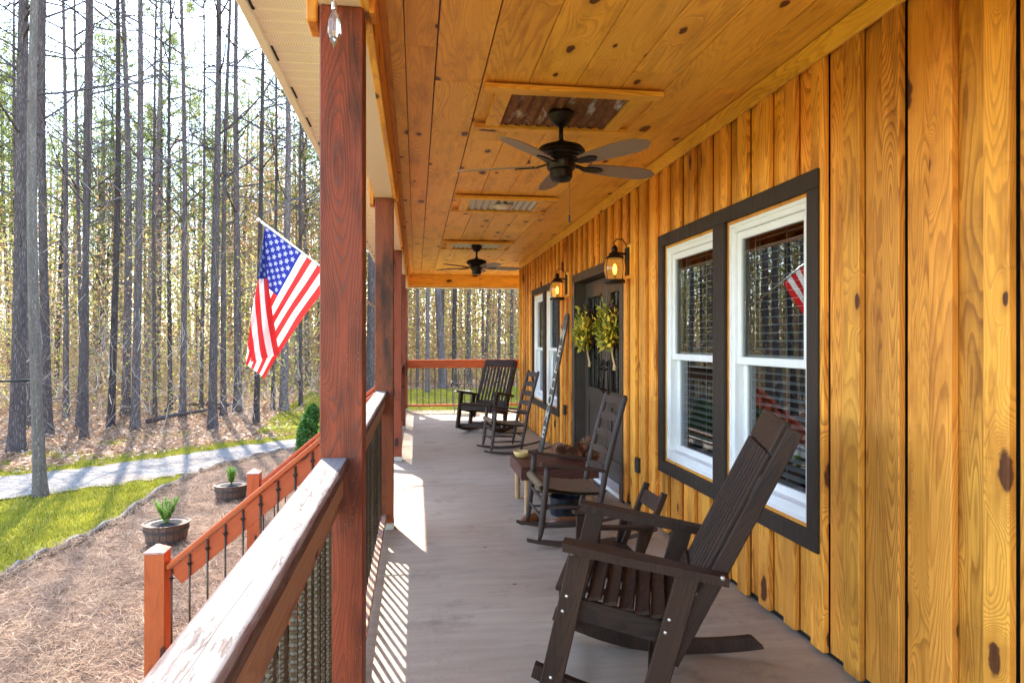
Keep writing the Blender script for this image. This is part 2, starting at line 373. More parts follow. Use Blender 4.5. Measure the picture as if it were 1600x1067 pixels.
def lampglass():
    m = NT('amber_seeded_glass'); m.t.nodes.remove(m.b)
    g = m.n('BsdfGlossy'); g.inputs['Roughness'].default_value = .05
    t = m.n('BsdfTransparent'); t.inputs['Color'].default_value = (1, .78, .42, 1)
    f = m.n('Fresnel'); f.inputs['IOR'].default_value = 1.5
    e = m.n('Emission'); e.inputs['Color'].default_value = (1, .42, .07, 1); e.inputs['Strength'].default_value = .028
    mx = m.n('MixShader'); m.l(m.math('MULTIPLY', f.outputs[0], m.math('SUBTRACT', 1, m.n('NewGeometry').outputs['Backfacing'])), mx.inputs[0]); m.l(t.outputs[0], mx.inputs[1]); m.l(g.outputs[0], mx.inputs[2])
    ad = m.n('AddShader'); m.l(mx.outputs[0], ad.inputs[0]); m.l(e.outputs[0], ad.inputs[1]); m.l(ad.outputs[0], m.out.inputs[0])
    return m.m
M['lampglass'] = lampglass()
M['bulb'] = plain('lit_bulb', (1, .7, .3), .5, emis=((1, .45, .12), .7))
def crystal():
    m = NT('cut_crystal'); m.b.inputs['Transmission Weight'].default_value = .9; m.b.inputs['Roughness'].default_value = .03; m.b.inputs['IOR'].default_value = 1.5
    m.b.inputs['Base Color'].default_value = (.95, .97, 1, 1); return m.m
M['crystal'] = crystal()
# ================================================================ SETTING: ground
def seg_dist(P, pts):
    """distance of points P (n,2) to a polyline, and the signed side"""
    best = np.full(len(P), 1e9); side = np.zeros(len(P))
    for a, b in zip(pts[:-1], pts[1:]):
        a = np.array(a[:2]); b = np.array(b[:2]); ab = b-a; t = np.clip(((P-a)@ab)/(ab@ab), 0, 1); q = a+t[:, None]*ab
        d = np.linalg.norm(P-q, axis=1); s = ab[0]*(P[:, 1]-a[1])-ab[1]*(P[:, 0]-a[0]); k = d < best; best[k] = d[k]; side[k] = np.sign(s[k])
    return best, side
edge_px = [(0, 912), (56, 881), (124, 851), (187, 817), (244, 776), (300, 748), (326, 738), (400, 718), (445, 708), (500, 698)]
EDGE = [(-4.5, 3.0), (-4.5, 6.2)] + [tuple(G(*p)[:2]) for p in edge_px] + [(-.6, 17.4), (1.5, 18.4)]
def smooth_line(pts, n=8):
    P = [Vector((*p[:2], 0)) for p in pts]; out = []
    for i in range(len(P)-1):
        a, b, c, d = P[max(i-1, 0)], P[i], P[i+1], P[min(i+2, len(P)-1)]
        for k in range(n):
            t = k/n; out.append(.5*((2*b)+(c-a)*t+(2*a-5*b+4*c-d)*t*t+(3*b-a-3*c+d)*t**3))
    return out+[P[-1]]
DRV = [(-40, -3), (-22, 4.6), (-13, 9.4), (-7.3, 13.2), (-5.1, 15.0), (-2.7, 17.6), (1, 20.4), (8, 23.4), (22, 26), (60, 28)]
DRVS = [(p.x, p.y) for p in smooth_line(DRV, 6)]
def gnoise(x, y, s, seed=0):
    """cheap smooth value noise"""
    r = np.random.default_rng(seed).random((64, 64)); X = x*s; Y = y*s
    xi = np.floor(X).astype(int); yi = np.floor(Y).astype(int); fx = X-xi; fy = Y-yi; fx = fx*fx*(3-2*fx); fy = fy*fy*(3-2*fy)
    g = lambda a, b: r[a % 64, b % 64]
    return (g(xi, yi)*(1-fx)+g(xi+1, yi)*fx)*(1-fy)+(g(xi, yi+1)*(1-fx)+g(xi+1, yi+1)*fx)*fy
def in_bed(x, y):      # the pine straw bed between porch and edging
    P = np.stack([x, y], 1); xs = np.interp(y, [p[1] for p in EDGE], [p[0] for p in EDGE]); return (x > xs) & (x < 0) & (y < 18)
def grass_amount(x, y):
    P = np.stack([x, y], 1); d, s = seg_dist(P, DRVS)
    n = .6*gnoise(x, y, .9, 3)+.4*gnoise(x, y, 2.6, 4)
    lawn = (s < 0) & (d > 1.05) & (x < 2)           # near side of the drive
    g1 = np.where(lawn, np.clip(1.15-.45*n, 0, 1), 0)
    off = d-1.1
    g2 = np.where((s > 0) & (off > 0), np.clip((1.25-off)/.8, 0, 1)*np.clip(.55+n, 0, 1)+np.clip((n-.52)*4, 0, .8)*np.clip((4.2-off)/1.5, 0, 1), 0)
    far = (x > -3.6-.05*y) & (y > 20) & (s > 0) & (y < 36+1.5*n+.2*x)
    g3 = np.where(far, np.clip(.6+n-.1*(x < 0)*(2-x)*.4, 0, 1), 0)
    g = np.maximum(np.maximum(g1, g2), g3)
    g = np.where(in_bed(x, y), 0, g)
    return g
def ground_mat():
    m = NT('yard_ground'); p = m.n('NewGeometry').outputs['Position']; at = m.n('Attribute', attribute_name='grass')
    g = at.outputs['Fac']; n = m.noise(p, 3.2, 6, .7); n2 = m.noise(p, 26, 5, .75); n3 = m.noise(p, .5, 3)
    litter = m.mix(m.mr(n2, .3, .7), (.20, .11, .065), (.46, .30, .19))
    litter = m.mix(m.mr(n, .5, .7, 0, .6), litter, (.12, .07, .045))
    grass = m.mix(m.mr(n2, .3, .7), (.12, .135, .008), (.27, .27, .02))
    grass = m.mix(m.mr(n, .42, .7, 0, .5), grass, (.30, .30, .05))
    f = m.mr(m.math('ADD', g, m.math('MULTIPLY', m.math('SUBTRACT', n, .5), 1.1)), .35, .6, 0, 1, True)
    m.l(m.mix(f, litter, grass), m.b.inputs['Base Color']); m.b.inputs['Roughness'].default_value = .95; m.b.inputs['Specular IOR Level'].default_value = .1
    m.bump(m.math('ADD', n2, m.math('MULTIPLY', n, 2)), .8, .05)
    return m.m
M['ground'] = ground_mat()
def sheet(name, xs, ys, zf, mat, attr=None):
    X, Y = np.meshgrid(xs, ys); x, y = X.ravel(), Y.ravel(); z = zf(x, y); nx = len(xs)
    i = np.arange(len(ys)-1)[:, None]*nx+np.arange(nx-1)[None]; f = np.stack([i, i+1, i+nx+1, i+nx], -1).reshape(-1, 4)
    me = mesh_data(name, np.stack([x, y, z], 1), f, mat, True)
    if attr:
        a = me.attributes.new('grass', 'FLOAT', 'POINT'); a.data.foreach_set('value', attr(x, y).astype(np.float32))
    return ob(name, me)
def gz(x, y): return GZ + .03*(gnoise(x, y, .35, 9)-.5)
xs = np.concatenate([np.linspace(-600, -60, 10), np.linspace(-58, -18, 40), np.arange(-17.75, 8, .25), np.linspace(8.5, 60, 40), np.linspace(70, 600, 10)])
ys = np.concatenate([np.linspace(-600, -40, 10), np.linspace(-38, 2, 24), np.arange(2.25, 42, .25), np.linspace(43, 120, 70), np.linspace(140, 900, 12)])
struct(sheet('ground', xs, ys, gz, M['ground'], grass_amount))
def drive_mat():
    m = NT('gravel_drive'); p = m.n('NewGeometry').outputs['Position']
    v = m.n('TexVoronoi'); v.inputs['Scale'].default_value = 34; m.l(p, v.inputs['Vector']); s = m.n('SeparateColor'); m.l(v.outputs['Color'], s.inputs[0])
    c = m.mix(s.outputs[0], (.11, .095, .082), (.27, .24, .21)); c = m.mix(m.mr(m.noise(p, 1.4, 5, .7), .45, .7, 0, .75), c, (.12, .08, .06))
    m.l(c, m.b.inputs['Base Color']); m.b.inputs['Roughness'].default_value = .9; m.bump(v.outputs['Distance'], .7, .02); return m.m
v = []; L = smooth_line(DRV, 26); n = len(L)
for i, p in enumerate(L):
    t = (L[min(i+1, n-1)]-L[max(i-1, 0)]).normalized(); q = Vector((-t.y, t.x, 0)); wv = rnd.uniform(-.16, .14); wu = rnd.uniform(-.14, .16)
    for k in (-1.15+wv, -.4, .4, 1.15+wu): v.append((p.x+q.x*k, p.y+q.y*k, GZ+.024))
struct(ob('gravel_driveway', mesh_data('gravel_driveway', v, [(i*4+k, (i+1)*4+k, (i+1)*4+k+1, i*4+k+1) for i in range(n-1) for k in range(3)], drive_mat())))
def straw_mat(name='pine_straw_bed'):
    m = NT(name); p = m.n('NewGeometry').outputs['Position']
    a = m.noise(m.vm('MULTIPLY', p, (70, 14, 1)), 1, 5, .7, 1.2); b = m.noise(m.vm('MULTIPLY', p, (14, 80, 1)), 1, 5, .7, 1.2)
    n = m.math('MAXIMUM', a, b); c = m.ramp(n, [(.35, (.05, .022, .014)), (.55, (.19, .108, .066)), (.72, (.36, .235, .15))])
    c = m.mix(m.mr(m.noise(p, 2.2, 3), .5, .7, 0, .4), c, (.30, .15, .10))
    m.l(c, m.b.inputs['Base Color']); m.b.inputs['Roughness'].default_value = .9; m.bump(n, .9, .03); return m.m
bed = [(p.x, p.y) for p in smooth_line(EDGE, 4)]; v = []; f = []
for (x, y) in bed:
    for k in range(9):
        t = k/8; X = x+(.25-x)*t; v.append((X, min(y, 16.6+.8*t) if False else y, GZ+.03+.05*math.sin(math.pi*min(1, t*1.3))*(.6+.4*math.sin(3*y))))
n = len(bed)
f = [(i*9+k, i*9+k+1, (i+1)*9+k+1, (i+1)*9+k) for i in range(n-1) for k in range(8)]
struct(ob('pine_straw_bed', mesh_data('pine_straw_bed', v, f, straw_mat(), True)))
# loose needles and twigs lying on the bed, real geometry
def strands(name, x, y, z, ln, w, mat, tilt=.25, label=None, kind='stuff'):
    n = len(x); a = rng.uniform(0, 2*math.pi, n); el = rng.normal(0, tilt, n)
    d = np.stack([np.cos(a)*np.cos(el), np.sin(a)*np.cos(el), np.abs(np.sin(el))], 1)*ln[:, None]; s = np.stack([-np.sin(a), np.cos(a), rng.normal(0, .4, n)], 1)*w[:, None]
    P = np.stack([x, y, z], 1); v = np.stack([P-s, P+s, P+d+s*.3, P+d-s*.3], 1).reshape(-1, 3); f = np.arange(n*4).reshape(-1, 4)
    return tag(ob(name, mesh_data(name, v, f, mat)), label, None, None, kind)
M['needle'] = leafmat('fallen_needle', (.10, .05, .03), (.27, .165, .10), (.46, .32, .20), .1, rough=.7)
N = 130000
y = 3+14.5*rng.random(N)**1.35; x = -.35-4.6*rng.random(N); k = in_bed(x, y); x, y = x[k], y[k]
clump = gnoise(x, y, 5, 21); k = rng.random(len(x)) < .35+clump; x, y = x[k], y[k]
strands('pine_straw', x, y, GZ+.05+.045*rng.random(len(x))+.05*gnoise(x, y, 3, 5), .07+.12*rng.random(len(x)), .0013+.0022*rng.random(len(x)), M['needle'], .3, 'loose reddish pine needles covering the bed beside the porch')
# edging strip
eb = MB(); L = [p for p in smooth_line(EDGE, 5)]; n = len(L); v = []
for i, p in enumerate(L):
    t = (L[min(i+1, n-1)]-L[max(i-1, 0)]).normalized(); q = Vector((-t.y, t.x, 0)); hh = .12+.03*math.sin(i*1.7)
    for (k, z) in ((-.035, -.05), (-.035, hh-.02), (-.015, hh), (.02, hh), (.035, hh-.02), (.035, -.05)): v.append((p.x+q.x*k, p.y+q.y*k, GZ+z))
eb.add(v, [(i*6+k, i*6+k+1, (i+1)*6+k+1, (i+1)*6+k) for i in range(n-1) for k in range(5)])
tag(eb.build('bed_edging', M['edging'], smooth=False), 'low black edging strip curving between lawn and pine straw bed', 'edging')
# grass blades
def blades(name, x, y, h, mat, w=.006, label=None):
    n = len(x); a = rng.uniform(0, 2*math.pi, n); ln = rng.normal(0, .35, (n, 2))*h[:, None]
    P = np.stack([x, y, gz(x, y)], 1); s = np.stack([np.cos(a), np.sin(a), np.zeros(n)], 1)*(w*(.6+.8*rng.random(n)))[:, None]
    top = P+np.concatenate([ln, h[:, None]], 1); v = np.stack([P-s, P+s, top], 1).reshape(-1, 3)
    return tag(ob(name, mesh_data(name, v, np.arange(n*3).reshape(-1, 3), mat)), label, None, None, 'stuff')
M['grass'] = leafmat('grass_blade', (.15, .16, .012), (.31, .29, .03), (.50, .41, .10), .4, .8)
x = rng.uniform(-17, 1, 480000); y = 5+16*rng.random(480000)**1.1; g = grass_amount(x, y)
k = (rng.random(len(x)) < g*.9) & (np.abs(x/y+.35) < 1.1); x, y = x[k], y[k]
blades('lawn_grass', x, y, .03+.045*rng.random(len(x)), M['grass'], .008, 'bright spring grass of the lawn beside the gravel drive')
x = rng.uniform(-8, 8, 160000); y = rng.uniform(22, 39, 160000); k = rng.random(len(x)) < grass_amount(x, y); x, y = x[k], y[k]
blades('far_grass', x, y, .05+.05*rng.random(len(x)), M['grass'], .014, 'sunlit grass beyond the end of the porch')
# leaf litter on the forest floor
M['litter'] = leafmat('dead_leaf', (.16, .075, .042), (.38, .22, .13), (.58, .42, .28), .25)
def quads(x, y, z, size, flat=1., thin=.5):
    n = len(x); a = rng.normal(0, 1, (n, 3)); a[:, 2] *= flat; a /= np.linalg.norm(a, axis=1)[:, None]; b = rng.normal(0, 1, (n, 3)); b[:, 2] *= flat
    b -= (a*b).sum(1)[:, None]*a; b /= np.linalg.norm(b, axis=1)[:, None]; P = np.stack([x, y, z], 1); s = size[:, None]
    return np.stack([P-a*s, P-b*s*thin, P+a*s, P+b*s*thin], 1).reshape(-1, 3)
N = 90000; d = 15+40*rng.random(N)**1.4; az = R(-8)+rng.uniform(R(-38), R(22), N); x, y = d*np.sin(az), d*np.cos(az)
ds, sd = seg_dist(np.stack([x, y], 1), DRVS); k = (sd > 0) & (ds > 1.2) & (rng.random(N) > grass_amount(x, y)*.9); x, y = x[k], y[k]
tag(ob('leaf_litter', mesh_data('leaf_litter', quads(x, y, gz(x, y)+.03+.05*rng.random(len(x)), .03+.05*rng.random(len(x)), .35), np.arange(len(x)*4).reshape(-1, 4), M['litter'])), 'brown dead leaves lying over the forest floor', None, None, 'stuff')

# ================================================================ the woods
def bark(name, c1, c2, c3, sc=1.):
    m = NT(name); o = m.obj(); p = m.vm('MULTIPLY', o, (1, 1, .22)); r = m.rand()
    v = m.n('TexVoronoi', feature='DISTANCE_TO_EDGE'); v.inputs['Scale'].default_value = 24*sc; m.l(m.vm('ADD', p, m.vm('MULTIPLY', m.n('TexNoise').outputs[1], (.12, .12, .12))), v.inputs['Vector'])
    n = m.noise(p, 9, 5, .7); crack = m.mr(v.outputs['Distance'], 0, .3, .3, 1)
    c = m.mix(m.mr(n, .3, .7), c1, c2); c = m.mix(crack, c3, c)
    hs = m.n('HueSaturation'); m.l(c, hs.inputs['Color']); m.l(m.mr(r, 0, 1, .5, 1.35), hs.inputs['Value']); m.l(hs.outputs[0], m.b.inputs['Base Color'])
    m.b.inputs['Roughness'].default_value = .9; m.b.inputs['Specular IOR Level'].default_value = .15
    m.bump(m.math('ADD', crack, m.math('MULTIPLY', n, .6)), .8, .03); return m.m
M['bark'] = bark('pine_bark', (.12, .092, .085), (.25, .195, .18), (.04, .028, .025))
M['barkg'] = bark('smooth_grey_bark', (.13, .105, .085), (.24, .20, .165), (.09, .07, .06), 2)
M['needles'] = leafmat('pine_needles', (.07, .10, .02), (.16, .19, .04), (.30, .31, .08), .6, .25)
M['spring'] = leafmat('spring_leaves', (.28, .29, .06), (.46, .44, .12), (.62, .55, .25), .65, .3)
M['drytwig'] = plain('dry_twig', (.34, .27, .21), .9, var=.35, scale=2)
def tree_variant(seed, H=24., r0=.15, crown=True, first=7., bend=.25, nb=40, dead=12, mat='bark'):
    g = random.Random(seed); tb = MB(); n = 18; ph = g.uniform(0, 6); ph2 = g.uniform(0, 6)
    def axis(z): t = z/H; return Vector((bend*math.sin(ph+t*4)*t, bend*math.sin(ph2+t*3.3)*t, z))
    zs = [-.15, .0, .25, .7]+[1.5+(H-1.5)*i/(n-4) for i in range(n-3)]
    rad = [r0*(1.45 if z < .05 else 1.22 if z < .3 else 1.06 if z < .8 else 1)*max(.08, (1-z/H)**.75) for z in zs]
    tb.tube([axis(z)-axis(0)*(z <= 0)*0 for z in zs], rad, 10)
    tm = mesh_data('trunk', tb.v, tb.f, M[mat], True)
    bb = MB(); tips = []
    for i in range(nb+dead):
        if i < dead: z = g.uniform(1.6, first+3); ln = g.uniform(.4, 1.7); br = .016
        else: z = first+(H-first)*g.random()**.85; ln = (1.1+2.7*(1-(z-first)/(H-first))**.7)*g.uniform(.6, 1.15); br = .035
        a = g.uniform(0, 2*math.pi); up = g.uniform(-.1, .35) if i < dead else g.uniform(.1, .75); p = axis(z); pts = [p]; dr = Vector((math.cos(a), math.sin(a), up)).normalized(); sg = 4
        for k in range(sg):
            dr = (dr+Vector((g.uniform(-.25, .25), g.uniform(-.25, .25), g.uniform(-.12, .22)))).normalized(); p = p+dr*ln/sg; pts.append(p.copy())
            if g.random() < .8 and k:
                q = (dr+Vector((g.uniform(-.9, .9), g.uniform(-.9, .9), g.uniform(-.2, .6)))).normalized(); l2 = ln*g.uniform(.2, .45); e = p+q*l2
                bb.tube([p, p+q*l2*.5+Vector((0, 0, .03)), e], [br*.35, br*.28, br*.12], 3, False)
                if i >= dead: tips += [e, p+q*l2*.6]
        bb.tube(pts, [br*(1-.8*k/sg) for k in range(sg+1)], 3, False)
        if i >= dead: tips += pts[2:]
    bm_ = mesh_data('branches', bb.v, bb.f, M[mat] if mat != 'barkg' else M[mat], False)
    cm = None
    if crown:
        T = np.array([list(t) for t in tips]); T = np.repeat(T, 2, 0)+rng.normal(0, .18, (len(tips)*2, 3)); k = 11; n_ = len(T)*k
        P = np.repeat(T, k, 0); d = rng.normal(0, 1, (n_, 3)); d[:, 2] += .25; d /= np.linalg.norm(d, axis=1)[:, None]; s = np.cross(d, rng.normal(0, 1, (n_, 3))); s /= np.linalg.norm(s, axis=1)[:, None]
        L_ = rng.uniform(.13, .26, n_)[:, None]; v = np.stack([P-s*.008, P+s*.008, P+d*L_+s*.011, P+d*L_-s*.011], 1).reshape(-1, 3)
        cm = mesh_data('crown', v, np.arange(n_*4).reshape(-1, 4), M['needles'])
    return tm, bm_, cm
VAR = [tree_variant(100+i, H=rnd.uniform(21, 26), first=rnd.uniform(5.5, 9.5), bend=rnd.uniform(.1, .5)) for i in range(6)]
BARE = [tree_variant(200+i, H=rnd.uniform(20, 24), first=6.5, crown=False, nb=22, dead=12, bend=rnd.uniform(.1, .4)) for i in range(3)]
HARD = [tree_variant(300, H=17, r0=.12, first=6.5, crown=False, nb=18, dead=3, bend=.45, mat='barkg'), tree_variant(301, H=12, r0=.05, first=2.0, crown=False, nb=40, dead=8, bend=.6, mat='barkg')]
placed = []
def shades_porch(x, y):
    for z in range(9, 24, 2):
        fx = x-SV.x/SV.z*z; fy = y-SV.y/SV.z*z
        if -2.6 < fx < 3.2 and 0 < fy < 17: return True
        if -13 < fx < 3.2 and 0 < fy < 19 : return True
    return False
def tree(x, y, rad, lean=0., var=None, label='', group=None, name='pine_tree', h=1.):
    if label is None: label = woods_label(x, y, rad, 'bare sapling' if name == 'sapling' else 'pine')
    placed.append((x, y)); near = math.hypot(x, y) < 32
    vs_ = var if var is not None else ((BARE if (shades_porch(x, y)) else VAR))[rnd.randrange(3 if shades_porch(x, y) else 6)]
    o = thing(name, label, 'tree', (x, y, float(gz(np.array([x]), np.array([y]))[0])), 0, group)
    s = rad/(.15 if vs_ not in HARD else (.12 if vs_ is HARD[0] else .05))
    o.rotation_euler = (rnd.uniform(-.01, .01), lean, 0)
    rz = rnd.uniform(0, 6.28)
    t, b, c = vs_
    q = ob('trunk', t, o); q.scale = (s, s, h); q.rotation_euler = (0, 0, rz)
    q = ob('branches', b, o); q.rotation_euler = (0, 0, rz); q.scale = (1, 1, h); q['kind'] = 'stuff'
    if c: q = ob('crown', c, o); q.rotation_euler = (0, 0, rz); q.scale = (1, 1, h)
    return o
big = [ # base px, base py, width px, top px at py 0
 (25, 708, 22, 46, 'thick dark pine at the left edge of the view, the nearest large trunk'),
 (74, 680, 15, 71, 'pine trunk just behind the slim grey tree'),
 (103, 655, 9, 98, 'thin pine right of the trunk pair at the left, leaning slightly'),
 (123, 670, 9, 141, 'pine leaning to the right, its foot at the drive side of the woods'),
 (128, 650, 7, 118, 'thin straight pine crossing a leaning one'),
 (173, 668, 11, 184, 'medium pine leaning right between two thin neighbours'),
 (196, 650, 13, 197, 'dark pine with rough lower bark, close beside a taller smooth one'),
 (211, 672, 13, 219, 'tall straight pine with a large bare limb reaching right'),
 (242, 652, 6, 240, 'very thin pine in the gap right of the tall straight one'),
 (266, 640, 7, 262, 'thin pine set back behind the lawn'),
 (285, 655, 10, 288, 'slender straight pine in the middle of the left woods'),
 (314, 642, 6, 320, 'thin pole-like pine left of a thick trunk'),
 (332, 672, 14, 334, 'thick straight pine whose shadow crosses the drive'),
 (349, 650, 9, 356, 'pine half hidden behind the thick straight one'),
 (371, 643, 12, 373, 'dark pine left of the flag'),
 (400, 663, 9, 416, 'grey slender pine just left of the hanging flag'),
 (426, 640, 6, 430, 'thin pine behind the flag'),
 (443, 642, 13, 448, 'pine right of the flag tip with bare upper limbs'),
 (470, 636, 6, 470, 'thin pine between the flag and the red post'),
 (577, 640, 14, 575, 'pine seen in the gap between the first two red posts'),
 (668, 614, 7, 668, 'pine nearest the rail at the far end of the porch'),
 (652, 606, 5, 655, 'thin pine at the left of the far porch opening'),
 (690, 603, 6, 693, 'thin pine left of the iron chair back'),
 (710, 604, 8, 712, 'medium pine above the iron chair'),
 (733, 602, 7, 733, 'pine above the large slatted rocker'),
 (755, 600, 5, 752, 'thin pine in the middle of the far opening'),
 (779, 600, 6, 782, 'slender pine left of the house corner'),
 (800, 602, 6, 799, 'pine closest to the house corner in the far opening')]
for (px, py, w, tp, lab) in big:
    p = G(px, py); d = (EYE-GZ)*1067/(py-533.5); hgt = d*.5+2.6; lean = math.atan((tp-px)/1067*d/hgt)
    tree(p.x, p.y, w/1067*d/2*.98, lean, None, lab)
p = G(63, 776); tree(p.x, p.y, .092, -.01, HARD[0], 'slim pale grey hardwood standing in the lawn by the drive', name='hardwood_tree')
MARK = [('left edge pine', 25), ('slim grey lawn tree', 63), ('thin leaning pine', 103), ('two crossing pines', 121), ('medium leaning pine', 173), ('tall straight pine', 211), ('very thin gap pine', 242), ('slender middle pine', 285), ('thick drive-side pine', 332), ('dark flag-side pine', 371), ('hanging flag', 430), ('nearest red post', 535), ('pine between the posts', 577), ('second red post', 605), ('end rail pine', 668), ('iron chair', 720), ('far rocker', 755), ('house corner', 812)]
def woods_label(x, y, rad, kind):
    d = x*S8+y*C8; px = 800+1067*(x*C8-y*S8)/d; w = 2*rad*1067/d; nm, mp = min(MARK, key=lambda q: abs(q[1]-px))
    th = 'hair-thin' if w < 2.2 else 'very thin' if w < 3.4 else 'thin' if w < 4.6 else 'medium' if w < 7 else 'stout'
    dp = 'at the woods edge' if d < 32 else 'a little way in' if d < 45 else 'well back' if d < 62 else 'farthest back'
    sd = 'straight behind' if abs(px-mp) < 5 else 'just left of' if -14 < px-mp < 0 else 'just right of' if 0 < px-mp < 14 else 'left of' if px < mp else 'right of'
    return f'{th} {kind} {dp}, {sd} the {nm}'
cnt = 0; tries = 0
while cnt < 118 and tries < 9000:
    tries += 1
    az = R(rnd.uniform(-33, 15)); d = 21+62*rnd.random()**.8
    x, y = d*math.sin(az), d*math.cos(az)
    if az > R(-13) and y < 37+rnd.random()*3: continue
    if -5 < x < 3 and y < 30: continue
    if any((x-a)**2+(y-b)**2 < (1.1+d*.012)**2 for a, b in placed): continue
    k = rnd.random(); 
    if k < .14: tree(x, y, rnd.uniform(.03, .06), rnd.uniform(-.06, .06), HARD[1], None, 'bare saplings in the woods', 'sapling')
    else: tree(x, y, rnd.choice([.06, .08, .1, .13, .17, .2])*rnd.uniform(.85, 1.15), rnd.uniform(-.04, .04), None, None, 'pines deep in the woods', h=rnd.uniform(.85, 1.1))
    cnt += 1
# woods round the rest of the place: seen in window reflections and from a step aside
for i in range(30):
    az = R(rnd.choice([rnd.uniform(-60, -35), rnd.uniform(18, 30)])); d = rnd.uniform(26, 60); x, y = d*math.sin(az), d*math.cos(az)
    tree(x, y, rnd.uniform(.09, .18), rnd.uniform(-.03, .03), VAR[rnd.randrange(6)], 'pine outside the view round the yard', 'pines round the yard')
# undergrowth, distant trunks and far foliage: masses
def under(name, n, dmin, dmax, hmax, size, mat, label, azr=(-48, 18), power=1.6, cl=.4, thin=.5):
    nc = n//40; dc = dmin+(dmax-dmin)*rng.random(nc); ac = rng.uniform(R(azr[0]), R(azr[1]), nc); hc = hmax*rng.random(nc)**power
    i = rng.integers(0, nc, n); d = dc[i]; x = d*np.sin(ac[i])+rng.normal(0, cl*1.3, n); y = d*np.cos(ac[i])+rng.normal(0, cl*1.3, n); z = GZ+np.abs(hc[i]+rng.normal(0, cl, n))
    k = ~((x > -4.5) & (y < 38)); x, y, z = x[k], y[k], z[k]; dd = np.hypot(x, y)
    return tag(ob(name, mesh_data(name, quads(x, y, z, size*(.5+rng.random(len(x)))*(.6+dd/60), 1., thin), np.arange(len(x)*4).reshape(-1, 4), mat)), label, None, None, 'stuff')
M['rust'] = leafmat('rusty_leaves', (.20, .10, .05), (.42, .25, .14), (.60, .42, .28), .5)
under('tan_understorey', 90000, 26, 70, 9, .05, M['rust'], 'tan and rusty dry leaves between the trunks', azr=(-48, -12), cl=.7)
under('undergrowth', 80000, 25, 70, 6.5, .05, M['spring'], 'yellow green spring undergrowth between the trunks', cl=.55)
under('far_foliage', 90000, 60, 110, 17, .085, M['spring'], 'pale sunlit foliage deep in the woods', power=1.15, cl=1.6)
under('far_pine_foliage', 110000, 50, 110, 24, .12, M['needles'], 'dark green pine foliage deep in the woods', power=.7, cl=1.5, thin=.16)
under('mid_pine_foliage', 160000, 34, 62, 24, .085, M['needles'], 'olive pine foliage high between the trunks', power=.55, cl=1.0, thin=.13)
under('dry_leaf_understorey', 130000, 38, 75, 15, .06, M['rust'], 'rusty dry leaves held on understorey branches', azr=(-14, 14), power=1., cl=.7)
n = 380; az = rng.uniform(R(-50), R(20), n); d = rng.uniform(70, 125, n); dt = MB()
for a, q in zip(az, d):
    x, y = q*math.sin(a), q*math.cos(a); w = rnd.uniform(.08, .17); l = rnd.uniform(-.6, .6); dt.tube([(x, y, GZ), (x+l, y, 12), (x+l*1.5, y, 24)], [w, w*.75, w*.3], 5, False)
tag(dt.build('distant_trunks', M['bark']), 'distant mass of pine trunks closing off the view', None, None, 'stuff')
# twiggy brush
n = 9000; dd = 19+45*rng.random(n); az = rng.uniform(R(-46), R(14), n); x, y = dd*np.sin(az), dd*np.cos(az); k = ~((x > -4) & (y < 38)); x, y = x[k], y[k]; dd = dd[k]; n = len(x)
P = np.stack([x, y, GZ+rng.uniform(0, 9, n)*rng.random(n)], 1); vs_, fs_ = [], []; D = rng.normal(0, 1, (n, 3)); D[:, 2] = np.abs(D[:, 2])*.9; D /= np.linalg.norm(D, axis=1)[:, None]
for j in range(4):
    Q = P+D*rng.uniform(.3, .75, n)[:, None]; s = np.cross(D, [0, 0, 1.]); s /= np.linalg.norm(s, axis=1)[:, None]+1e-6; w = (.010-.002*j)*(dd/28)[:, None]
    vs_.append(np.stack([P-s*w, P+s*w, Q+s*w*.8, Q-s*w*.8], 1).reshape(-1, 3)); P = Q; D = D+rng.normal(0, .35, (n, 3)); D /= np.linalg.norm(D, axis=1)[:, None]
V_ = np.concatenate(vs_); tag(ob('brush_twigs', mesh_data('brush_twigs', V_, np.arange(len(V_)).reshape(-1, 4), M['drytwig'])), 'pale bare brush and twigs under the pines', None, None, 'stuff')
# fallen logs
for i, (a, b, r_) in enumerate([((230, 668), (362, 646), .07), ((290, 640), (368, 644), .06), ((258, 650), (300, 622), .05)]):
    p, q = G(*a), G(*b); p.z += .18; q.z += .3 if i < 2 else .7
    o = MB().tube([p, p.lerp(q, .3)+Vector((0, 0, .05)), p.lerp(q, .7), q], [r_, r_*.9, r_*.75, r_*.5], 8).build('fallen_log', M['bark'], smooth=True)
    tag(o, ['long fallen log lying across the forest floor', 'short fallen log behind the thick straight pine', 'dead trunk tilted up off the forest floor'][i], 'log')
# ================================================================ PORCH FLOOR, HOUSE, CEILING
XW = 1.875       # face of the siding boards
XB = 1.850       # face of the battens
YE = 12.07       # house corner
CZ = 2.85        # underside of the ceiling planks
PY = [2.37, 5.40, 8.45, 11.50, 14.50]     # porch posts
floor = struct(MB().box(-.30, 7, -3, 14.62, -.20, -.12).box(-.27, 6.9, -2.9, 14.55, -1.35, -.2).build('porch_floor', M['foundation']))
jy = [-3, -.9, 1.7, 4.30, 6.92, 9.55, 12.1, 13.62]
for a, b in zip(jy[:-1], jy[1:]):
    MB().box(-.33, 3.4 if a > 12 else 1.90, a+.006, b-.006, -.119, 0, .009).build('slab', M['concrete'], floor)
MB().box(3.408, 7, 12.104, 13.616, -.119, 0, .006).build('slab', M['concrete'], floor)
for i in range(6):
    board('deck_board', M['deck'], (-.33, 13.70+i*.152, -.022), (7, 13.70+i*.152, -.022), .145, .04, floor, (0, 1, 0), .004)
MB().box(-.3, 7, 13.62, 14.6, -.119, -.05).build('deck_joist', M['foundation'], floor)
